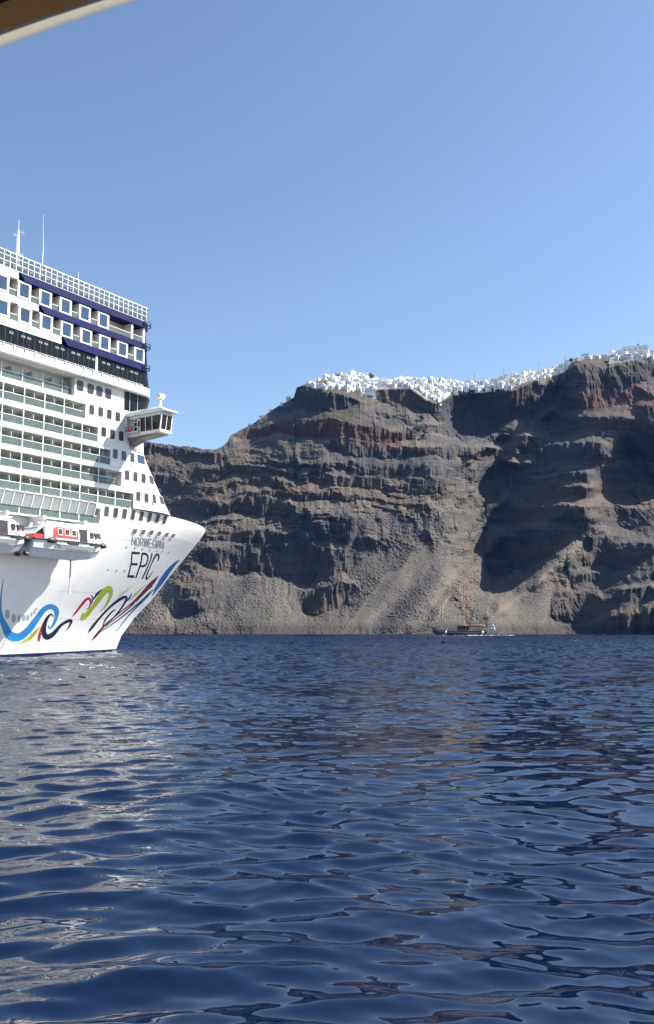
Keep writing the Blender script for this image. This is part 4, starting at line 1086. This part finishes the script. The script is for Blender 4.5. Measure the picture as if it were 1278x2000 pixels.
for x in (1124, 1133, 1143, 1152, 1161, 1170, 1179, 1187): put_house(x, float(np.interp(x, *zip(*RIM))) + 1.5, s=.72)
for x, y, vi, lab in ((487, 829, 1, 'lone tiny white house far down the left skyline of the ridge'), (529, 803, 0, 'small white house on the bare skyline slope left of the village'), (512, 816, 5, 'low white house between the two lone houses on the left skyline'), (563, 782, 3, 'stepped white house on the steep skyline directly under the left bluff'), (550, 790, 4, 'white vaulted house on the left skyline, second below the bluff'),
                      (706, 772, 4, 'left of two tiny white arched houses below the village edge'), (731, 774, 1, 'right of two tiny white arched houses below the village edge'), (714, 762, 7, 'white stepped house jutting out above the two arched houses')):
    put_house(x, y, vi, rot=10, s=.85, label=lab)
# past 284 single houses the remaining ones (the hindmost tiers) stand in one mesh
def rest_of_village():
    q = MB(); hr2 = random.Random(8)
    for px, py, vi in REST:
        me = VAR[vi][3].data; P = on_cliff(px, py); k = hr2.uniform(.7, .95)
        mx = Matrix.Translation((P.x, P.y + .5, P.z - .2)) @ Matrix.Rotation(R(hr2.uniform(-38, 62)), 4, 'Z') @ Matrix.Diagonal((k*1.2, k, k*.85, 1))
        b = len(q.v); q.v += [tuple(mx @ v.co) for v in me.vertices]
        for f in me.polygons: q.f.append(tuple(i + b for i in f.vertices)); q.m.append(f.material_index)
    o = q.build('village_houses', [H_['white'], H_['open']]); o['kind'] = 'stuff'
if REST: rest_of_village()
def single(nm, px, py, rot, label, cat, dy=0):
    r = empty(nm, on_cliff(px, py) + Vector((0, dy, -.3)), R(rot)); tag(r, label, cat); return r
# big white church with a small blue dome
c = single('church', 1238, 690, -16, 'long white church with a small blue dome, the highest building at the right', 'church', -4)
q = MB(); q.box(-13, 13, -5, 5, -3, 5.2); q.box(-13, 13, -5, -4.6, 5.21, 5.8); q.box(-13, 13, 4.6, 5, 5.21, 5.8); q.build('wall', H_['white'], c)
for i in range(5):
    q = MB(); q.box(-10.5 + i*5, -9.6 + i*5, -5.06, -4.9, 1.6, 3.2); q.build('window', H_['open'], c)
q = MB(); q.rings([[(4 + 1.9*math.cos(t), 1.9*math.sin(t), z) for t in np.linspace(0, 2*math.pi, 13)[:-1]] for z in (5.2, 7.2)]); q.build('drum', H_['white'], c)
q = MB(); q.rings([[(4 + 2.0*math.cos(a)*math.cos(t), 2.0*math.cos(a)*math.sin(t), 7.2 + 2.0*math.sin(a)) for t in np.linspace(0, 2*math.pi, 13)[:-1]] for a in np.linspace(0, 1.45, 6)]); q.tube([(4, 0, 9.1), (4, 0, 10.6)], .12, 4); q.build('dome', H_['dome'], c)
q = MB(); q.box(-18, -13.02, -4, 4, -3, 3.4); q.build('side_wing', H_['white'], c)
# round dark mill, stone ruin, ochre house, pergola
c = single('windmill', 1116, 708, 0, 'round dark grey windmill stump beside the bluff edge', 'windmill')
q = MB(); q.rings([[(rr*math.cos(t), rr*math.sin(t), z) for t in np.linspace(0, 2*math.pi, 15)[:-1]] for z, rr in ((-4, 2.5), (3.6, 2.2))]); q.build('wall', H_['stone'], c)
q = MB(); q.rings([[(rr*math.cos(t), rr*math.sin(t), z) for t in np.linspace(0, 2*math.pi, 15)[:-1]] for z, rr in ((3.61, 2.45), (4.3, 1.9), (4.8, .5))]); q.build('roof', H_['wood'], c)
c = single('ruined_tower', 726, 741, 12, 'small dark stone ruin standing among the white houses', 'ruin')
q = MB(); q.box(-1.9, 1.9, -1.8, 1.8, -5, 5.2); q.box(-1.9, -.4, -1.8, 1.8, 5.21, 6.6); q.build('wall', H_['stone'], c)
q = MB(); q.box(-.4, .4, -1.86, -1.7, 2, 3.4); q.build('window', H_['open'], c)
c = single('ochre_house', 634, 752, 8, 'ochre house with a dark arch at the left end of the village', 'house')
q = MB(); q.box(-2.9, 2.9, -2.6, 2.6, -4, 4.6); q.build('wall', H_['ochre'], c)
q = MB(); q.rings([[(1.2*math.cos(a)*1.0, y, 1.6 + 1.4*math.sin(a)) for a in np.linspace(0, math.pi, 9)] + [(-1.2, y, 0), (1.2, y, 0)] for y in (-2.68, -2.4)]); q.build('arch', H_['open'], c)
q = MB(); q.box(-3.1, 3.1, -2.8, 2.8, 4.61, 4.95); q.build('roof', H_['white'], c)
c = single('pergola', 1056, 746, 20, 'white framed pergola terrace at the lower village edge', 'pergola', -2)
q = MB(); q.box(-4, 4, -2.2, 2.2, 3.0, 3.35); q.build('roof', H_['white'], c)
for x in (-3.8, -1.3, 1.2, 3.7):
    q = MB(); q.box(x - .2, x + .2, -2.1, -1.7, -4, 3.0); q.build('post', H_['white'], c)
for i, (x, y) in enumerate(((927, 748), (984, 739), (1054, 727), (1104, 713))):
    r = empty('utility_pole', on_cliff(x, y)); tag(r, 'thin dark utility pole rising above the white rooftops on the skyline', 'pole', 'utility poles over the village')
    q = MB(); q.tube([(0, 0, -1), (0, 0, 11)], .16, 6, .11); q.build('pole', H_['wood'], r)
    q = MB(); q.box(-.9, .9, -.08, .08, 10.0, 10.2); q.build('crossarm', H_['wood'], r)
# ================================================================== TREES ON THE SLOPE
leafm = mat('dark_foliage', (.035, .05, .025), .9, vary=.4, scale=.6); barkm = mat('bark', (.09, .06, .04), .9, vary=.3, scale=3)
def tree(px, py, h, w, label, seed):
    rr = random.Random(seed); r = empty('tree', on_cliff(px, py) + Vector((0, -1.0, -.3))); tag(r, label, 'tree', 'dark trees on the cliff slope')
    q = MB(); q.tube([(0, 0, -1), (.1, 0, h*.3), (.2, .1, h*.6)], .3, 6, .14)
    for k in range(5):
        a = rr.uniform(0, 6.28); q.tube([(.1, 0, h*(.22 + .07*k)), (math.cos(a)*w*.3, math.sin(a)*w*.3, h*(.5 + .08*k))], .12, 5, .04)
    q.build('trunk', barkm, r)
    q = MB(); cl = [(rr.gauss(0, w*.22), rr.gauss(0, w*.2), h*rr.uniform(.35, .92), rr.uniform(.5, 1)) for _ in range(16)]
    for _ in range(1500):
        cx, cy, cz, cs = rr.choice(cl); v = Vector((rr.gauss(0, 1), rr.gauss(0, 1), rr.gauss(0, 1))).normalized() * (rr.random() ** .4) * w * .2 * cs
        p = Vector((cx, cy, cz)) + v; a = Vector((rr.gauss(0, 1), rr.gauss(0, 1), rr.gauss(0, 1))).normalized() * rr.uniform(.2, .42); b = a.orthogonal().normalized() * rr.uniform(.15, .3)
        q.add([p - a, p + b, p + a, p - b], [(0, 1, 2, 3)])
    q.build('crown', leafm, r)
tree(819, 848, 9.5, 10, 'big dark green tree alone on the slope under the village', 1)
tree(824, 822, 5.0, 5, 'small dark green tree just above the big one on the slope', 2)
tree(826, 858, 5.0, 6, 'low dark bush at the foot of the big slope tree', 5)

# ================================================================== WOODEN TWO-MASTED BOAT (local: x forward, y to port, z up)
GD = 505.0; ms = GD / FPX
G0 = at_height(900, HZ + FPX * CAMH / GD, 0); G0.z = 0
gul = empty('sailing_boat', G0, math.pi + R(-6)); tag(gul, 'dark wooden two masted tour boat motoring along the foot of the cliff', 'boat')
B_ = {'hull': mat('dark_hull_wood', (.075, .036, .022), .45, vary=.3, scale=1.2), 'stripe': mat('pale_gunwale', (.45, .40, .36), .5, vary=.1), 'deck': mat('teak_deck', (.26, .15, .085), .7, vary=.2, scale=2), 'mast': mat('varnished_spar', (.50, .31, .17), .5, vary=.15, scale=1),
      'awn': mat('tan_awning', (.58, .32, .18), .8, vary=.12, scale=.8), 'white': M['white'], 'glass': M['dark'], 'flagb': mat('flag_blue', (.22, .33, .62), .7, vary=.1), 'greyspar': mat('grey_spar', (.30, .26, .21), .6, vary=.1)}
L = 31.0
def gx(px): return (905 - px) * ms
q = MB(); rs = []
st = [(-15.6, 1.6, 3.6, 1.0), (-15.0, 2.7, 3.3, -.4), (-11, 3.6, 2.8, -1.2), (-4, 3.9, 2.3, -1.4), (4, 3.7, 2.4, -1.4), (9, 2.9, 2.9, -1.2), (12.5, 1.8, 3.5, -.6), (14.8, .7, 4.1, .6), (16.3, .12, 4.6, 2.6)]
for x, b, zt, zb in st:
    rs.append([(x, -b, zt), (x, -b*.97, zt*.6 + zb*.15), (x, -b*.75, zt*.15 + zb*.5), (x, -b*.1, zb), (x, b*.1, zb), (x, b*.75, zt*.15 + zb*.5), (x, b*.97, zt*.6 + zb*.15), (x, b, zt)])
q.rings(rs); gh = q.build('hull', B_['hull'], gul)
def follow(dz, off, x0=-15.4, x1=15.6, side=1):
    return [(x, side * (float(np.interp(x, [s[0] for s in st], [s[1] for s in st])) + off), float(np.interp(x, [s[0] for s in st], [s[2] for s in st])) + dz) for x in np.linspace(x0, x1, 26)]
for s in (-1, 1):
    q = MB(); q.tube(follow(-.75, -.01, side=s), .17, 5); q.build('pale_stripe', B_['stripe'], gh)
    q = MB(); q.tube(follow(.08, -.05, side=s), .13, 5); q.build('gunwale', B_['deck'], gh)
    q = MB(); q.tube(follow(.85, -.12, -15.2, 14.6, side=s), .045, 4)
    for p in follow(.45, -.12, -15.2, 14.6, side=s)[::2]: q.tube([(p[0], p[1], p[2] - .5), (p[0], p[1], p[2] + .42)], .04, 4)
    q.build('rail', B_['stripe'], gul)
q = MB(); q.tube([(15.2, 0, 4.4), (20, 0, 5.4), (25.3, 0, 6.3)], .24, 6, .09); q.build('bowsprit', B_['hull'], gul)
q = MB(); q.box(-14.5, 12.5, -2.4, 2.4, 2.2, 2.5); q.build('deck', B_['deck'], gul)
xm = gx(911); 
q = MB(); q.tube([(xm, 0, 2), (xm - .6, 0, 31.6)], .42, 8, .24); q.build('main_mast', B_['mast'], gul)
xf = gx(868); q = MB(); q.tube([(xf, 0, 2.5), (xf - .8, 0, 27.5)], .3, 8, .16); q.build('fore_mast', B_['greyspar'], gul)
for p0, p1 in (((xm - .6, 0, 31), (-14.8, 0, 4)), ((xm - .6, 0, 31), (xf - .7, 0, 26)), ((xf - .8, 0, 27), (25, 0, 6.3)), ((xm - .6, 0, 30), (xm - 1.5, -3.6, 2.6)), ((xm - .6, 0, 30), (xm - 1.5, 3.6, 2.6))):
    q = MB(); q.tube([p0, p1], .045, 4); q.build('stay', B_['greyspar'], gul)
for z in (10.2, 15.4):
    q = MB(); q.box(xm - .3, xm + .9, -.5, .5, z, z + .9); q.build('mast_radar', M['white'], gul)
x0, x1 = gx(921), gx(899)
q = MB(); q.box(x0, x1, -2.1, 2.1, 2.5, 5.6); wc = q.build('wheelhouse', B_['hull'], gul)
for i in range(4):
    for s in (-1, 1):
        q = MB(); q.box(x0 + .4 + i*1.6, x0 + 1.5 + i*1.6, s*2.12 - .05, s*2.12 + .05, 3.8, 5.2); q.build('window', B_['glass'], wc)
q = MB(); q.box(x0 - .3, x1 + .3, -2.4, 2.4, 5.6, 5.85); q.build('roof', B_['awn'], wc)
xa, xb = gx(953), gx(914)
q = MB(); q.rings([[(x, y, 6.1 + .25*math.cos(y/2.6*1.5) - .3*abs(x - (xa + xb)/2)/6) for y in np.linspace(-2.7, 2.7, 7)] + [(x, y, 6.0 + .25*math.cos(y/2.6*1.5) - .3*abs(x - (xa + xb)/2)/6) for y in np.linspace(2.7, -2.7, 7)] for x in np.linspace(xa, xb, 7)]); q.build('deck_awning', B_['awn'], gul)
q = MB(); q.box(xa + .5, xb - 2, -2.9, -2.65, 5.0, 5.75); q.build('awning_skirt', B_['stripe'], gul)
q = MB(); q.box(gx(945), gx(922), -1.9, 1.9, 6.9, 7.15); q.build('upper_awning', B_['mast'], gul)
for x in np.linspace(xa + .2, xb - .2, 5):
    for y in (-2.6, 2.6):
        q = MB(); q.tube([(x, y, 2.4), (x, y, 6.0)], .07, 5); q.build('awning_post', B_['stripe'], gul)
for x in (gx(944), gx(923)):
    q = MB(); q.tube([(x, 0, 5.9), (x, 0, 6.9)], .07, 5); q.build('awning_post', B_['stripe'], gul)
for x, z in ((gx(876), 1.9), (gx(947), 1.9)):
    bb = float(np.interp(x, [s[0] for s in st], [s[1] for s in st]))
    for s in (-1, 1):
        q = MB(); q.rings([[(x + .6*math.cos(t)*math.sin(a), s*(bb + .35) + .5*math.sin(t)*math.sin(a), z - 1.0 * math.cos(a)) for t in np.linspace(0, 2*math.pi, 9)[:-1]] for a in np.linspace(.1, math.pi - .1, 7)]); q.build('fender', M['white'], gul, smooth=True)
xfl = gx(962)
q = MB(); q.tube([(-15.2, 0, 3.4), (xfl - 1.0, 0, 7.4)], .06, 5); q.build('flag_staff', B_['greyspar'], gul)
for i in range(5):                                            # hanging striped flag
    q = MB(); n = 7
    z0f = 7.2 - i * .86; z1f = z0f - .86
    q.rings([[(xfl - 1.0 - k*(.12 + .10*(7.2 - zz)) + .5*(7.2 - zz)*.35, .18*math.sin(k*1.7), zz) for zz in (z0f, z1f)] + [(xfl - 1.0 - k*(.12 + .10*(7.2 - zz)) + .5*(7.2 - zz)*.35, .18*math.sin(k*1.7) + .03, zz) for zz in (z1f, z0f)] for k in range(n)])
    q.build('flag_stripe', B_['flagb'] if i % 2 == 0 else M['white'], gul)
# --- people on deck: one skinned body, posed seated or standing
def person_mat(shirt, legs):
    m = bpy.data.materials.new('clothed_person'); m.use_nodes = True; t = m.node_tree; p = t.nodes['Principled BSDF']; p.inputs['Roughness'].default_value = .8
    tc = t.nodes.new('ShaderNodeTexCoord'); sx = t.nodes.new('ShaderNodeSeparateXYZ'); cr = t.nodes.new('ShaderNodeValToRGB'); mu = t.nodes.new('ShaderNodeMath'); mu.operation = 'MULTIPLY'; mu.inputs[1].default_value = .5
    t.links.new(tc.outputs['Object'], sx.inputs[0]); t.links.new(sx.outputs['Z'], mu.inputs[0]); t.links.new(mu.outputs[0], cr.inputs[0]); t.links.new(cr.outputs[0], p.inputs['Base Color'])
    cr.color_ramp.interpolation = 'CONSTANT'; e = cr.color_ramp.elements; skin = (.42, .24, .16, 1)
    e[0].position = 0; e[0].color = skin; e[1].position = .25; e[1].color = (*legs, 1)
    for ps, cc in ((.46, (*shirt, 1)), (.735, skin), (.83, (.03, .02, .015, 1))): x = e.new(ps); x.color = cc
    return m
def person_mesh(m, arm):
    V = [(0,0,.95),(0,0,1.2),(0,0,1.42),(0,0,1.52),(0,-.02,1.66),(0,0,1.74), (-.1,0,.9),(-.11,-.02,.5),(-.11,0,.06),(-.11,-.16,.04), (.1,0,.9),(.11,-.02,.5),(.11,0,.06),(.11,-.16,.04),
         (-.19,0,1.4),(-.26,.02,1.13),(-.27,-.10 - arm,.92 + arm),(.19,0,1.4),(.26,.02,1.13),(.27,-.10 - arm*.4,.92 + arm*.5)]
    E_ = [(0,1),(1,2),(2,3),(3,4),(4,5),(0,6),(6,7),(7,8),(8,9),(0,10),(10,11),(11,12),(12,13),(2,14),(14,15),(15,16),(2,17),(17,18),(18,19)]
    rad = [.15,.14,.15,.06,.105,.07,.09,.065,.045,.04,.09,.065,.045,.04,.06,.045,.035,.06,.045,.035]
    me = bpy.data.meshes.new('person'); me.from_pydata(V, E_, []); o = bpy.data.objects.new('person', me); COL.objects.link(o)
    o.modifiers.new('skin', 'SKIN'); o.modifiers.new('sub', 'SUBSURF').levels = 1
    for i, r_ in enumerate(rad): me.skin_vertices[0].data[i].radius = (r_, r_ * .85)
    me.skin_vertices[0].data[0].use_root = True
    dg = bpy.context.evaluated_depsgraph_get(); ev = o.evaluated_get(dg); m2 = bpy.data.meshes.new_from_object(ev)
    o.modifiers.clear(); o.data = m2; m2.materials.clear(); m2.materials.append(m); m2.polygons.foreach_set('use_smooth', [True]*len(m2.polygons))
    return o
PV = [('white', person_mesh(person_mat((.75, .74, .72), (.08, .09, .14)), .0)), ('red', person_mesh(person_mat((.5, .06, .05), (.3, .27, .22)), .15)), ('dark', person_mesh(person_mat((.03, .035, .06), (.25, .2, .16)), .05))]
bpy.context.view_layer.update(); MWG = Matrix.Translation(G0) @ Matrix.Rotation(math.pi + R(-6), 4, 'Z')
seen = set(); pr = random.Random(5)
for k, pxp in enumerate((862, 867, 872, 879, 883, 887, 890, 894, 897, 925, 929, 933, 938, 942, 946, 949)):
    nm, o0 = PV[k % 3]; o = o0 if nm not in seen else o0.copy()
    if nm in seen: COL.objects.link(o)
    seen.add(nm); o.location = MWG @ Vector((gx(pxp), pr.uniform(.6, 2.0), 2.5)); o.rotation_euler = (0, 0, pr.uniform(-1, 1))
    o.scale = (1, 1, pr.uniform(.92, 1.04))
    where = 'on the open foredeck' if pxp < 900 else 'under the awning'
    tag(o, 'person in a %s shirt standing %s of the wooden tour boat' % (nm, where), 'person', 'people aboard the wooden tour boat')
# --- foam along its waterline
fm = mat('foam_white', (.80, .82, .83), .7, vary=.15, scale=1.5, bump=.1)
def foam(x0, x1, w0, w1, nm='foam', yo=0, seed=1):
    rr = random.Random(seed); q = MB(); n = 40; rows = []
    for i in range(n + 1):
        f = i / n; x = x0 + (x1 - x0) * f; w = (w0 + (w1 - w0) * f) * (.55 + .45*rr.random()) * math.sin(math.pi * min(1, max(.03, f * 1.02 + .02)))**.5
        rows.append([MWG @ Vector((x, yo - w, .05)), MWG @ Vector((x, yo - w*.4, .05 + .28*rr.random())), MWG @ Vector((x, yo + w*.5, .05 + .3*rr.random())), MWG @ Vector((x, yo + w, .05))])
    q.rings(rows, cap0=False, cap1=False, closed=False)
    o = q.build(nm, fm); o['kind'] = 'stuff'; return o
foam(gx(852), gx(876), .8, 2.6, 'bow_foam', 3.6, 1)
foam(gx(890), gx(985), .5, 1.1, 'wake_foam', 4.4, 2)
foam(gx(955), gx(1010), 1.6, .7, 'wake_foam', .5, 3)

# ================================================================== AWNING OF THE BOAT THE PICTURE IS TAKEN FROM
aw = empty('boat_awning', (0, 0, 0)); 
tag(aw, 'blurred cream edged awning with brown underside at the top left corner', 'awning')
AH = CAMH + 1.15
pA = at_height(0, 95, AH); pB = at_height(275, 0, AH); dA = (pB - pA); dA.z = 0; dA.normalize(); nA = Vector((-dA.y, dA.x, 0))
if nA.y > 0: nA = -nA                                          # towards the viewer
aw.location = (pA.x, pA.y, AH)
Mw = {'cream': mat('cream_trim', (.62, .58, .49), .5, vary=.06, scale=6), 'brown': mat('brown_awning_cloth', (.20, .115, .05), .85, vary=.2, scale=9, bump=.004), 'tube': mat('grey_tube', (.22, .23, .25), .35, vary=.1, scale=5), 'seam': mat('black_piping', (.012, .01, .01), .8, vary=.1)}
O_ = aw.location
def aq(s, t, z): return dA * s + nA * t + Vector((0, 0, z))
def beam(q, s0, s1, t0, t1, z0, z1):
    q.hexa([aq(s0, t0, z0), aq(s1, t0, z0), aq(s1, t1, z0), aq(s0, t1, z0)], [aq(s0, t0, z1), aq(s1, t0, z1), aq(s1, t1, z1), aq(s0, t1, z1)])
def canvas(nm, c, k):
    m = bpy.data.materials.new(nm); m.use_nodes = True; t = m.node_tree; t.nodes.remove(t.nodes['Principled BSDF'])
    d = t.nodes.new('ShaderNodeBsdfDiffuse'); tr = t.nodes.new('ShaderNodeBsdfTranslucent'); mx = t.nodes.new('ShaderNodeMixShader'); mx.inputs[0].default_value = k
    tc = t.nodes.new('ShaderNodeTexCoord'); n = t.nodes.new('ShaderNodeTexNoise'); n.inputs['Scale'].default_value = 14; t.links.new(tc.outputs['Object'], n.inputs['Vector'])
    mr = t.nodes.new('ShaderNodeMapRange'); mr.inputs['To Min'].default_value = .85; mr.inputs['To Max'].default_value = 1.12; t.links.new(n.outputs[0], mr.inputs[0])
    sc = t.nodes.new('ShaderNodeVectorMath'); sc.operation = 'SCALE'; sc.inputs[0].default_value = c; t.links.new(mr.outputs[0], sc.inputs['Scale'])
    for b in (d, tr): t.links.new(sc.outputs[0], b.inputs[0])
    t.links.new(d.outputs[0], mx.inputs[1]); t.links.new(tr.outputs[0], mx.inputs[2]); t.links.new(mx.outputs[0], t.nodes['Material Output'].inputs[0]); return m
def sheet(nm, prof, m):                                        # a cloth profile (t, z) drawn along the edge
    q = MB(); q.rings([[aq(s, t_, z_ + .003*math.sin(s*9 + t_*30)) for t_, z_ in prof] for s in np.linspace(-3, 3, 60)], False, False, closed=False); return q.build(nm, m, aw, smooth=True)
sheet('edge_trim', [(0, .006), (.003, 0), (.014, -.002), (.026, 0), (.029, .008)], canvas('cream_canvas', (.40, .385, .32), .42))
sheet('awning_cloth', [(.022, .009), (.10, .014), (.2, .018), (.5, .03), (1.2, .05), (2.6, .08)], canvas('brown_canvas', (.085, .050, .022), .3))
q = MB(); q.tube([aq(s, .092 + .010*math.sin(s*7 + .6), .004) for s in np.linspace(-3, 3, 80)], .0075, 6); q.build('piping', Mw['seam'], aw)
q = MB(); q.tube([aq(-3, .15, -.012), aq(3, .15, -.012)], .022, 10); q.build('support_tube', Mw['tube'], aw, smooth=True)

# ================================================================== AIR
hm = bpy.data.materials.new('thin_air'); hm.use_nodes = True; t_ = hm.node_tree; t_.nodes.remove(t_.nodes['Principled BSDF'])
pv = t_.nodes.new('ShaderNodeVolumePrincipled'); pv.inputs['Color'].default_value = (.08, .34, 1.0, 1); pv.inputs['Density'].default_value = 0.00003; pv.inputs['Anisotropy'].default_value = 0.0
t_.links.new(pv.outputs[0], t_.nodes['Material Output'].inputs['Volume'])
q = MB(); q.box(-4200, 4200, -3900, 4200, -14, 420)
q.build('haze', hm)['kind'] = 'stuff'
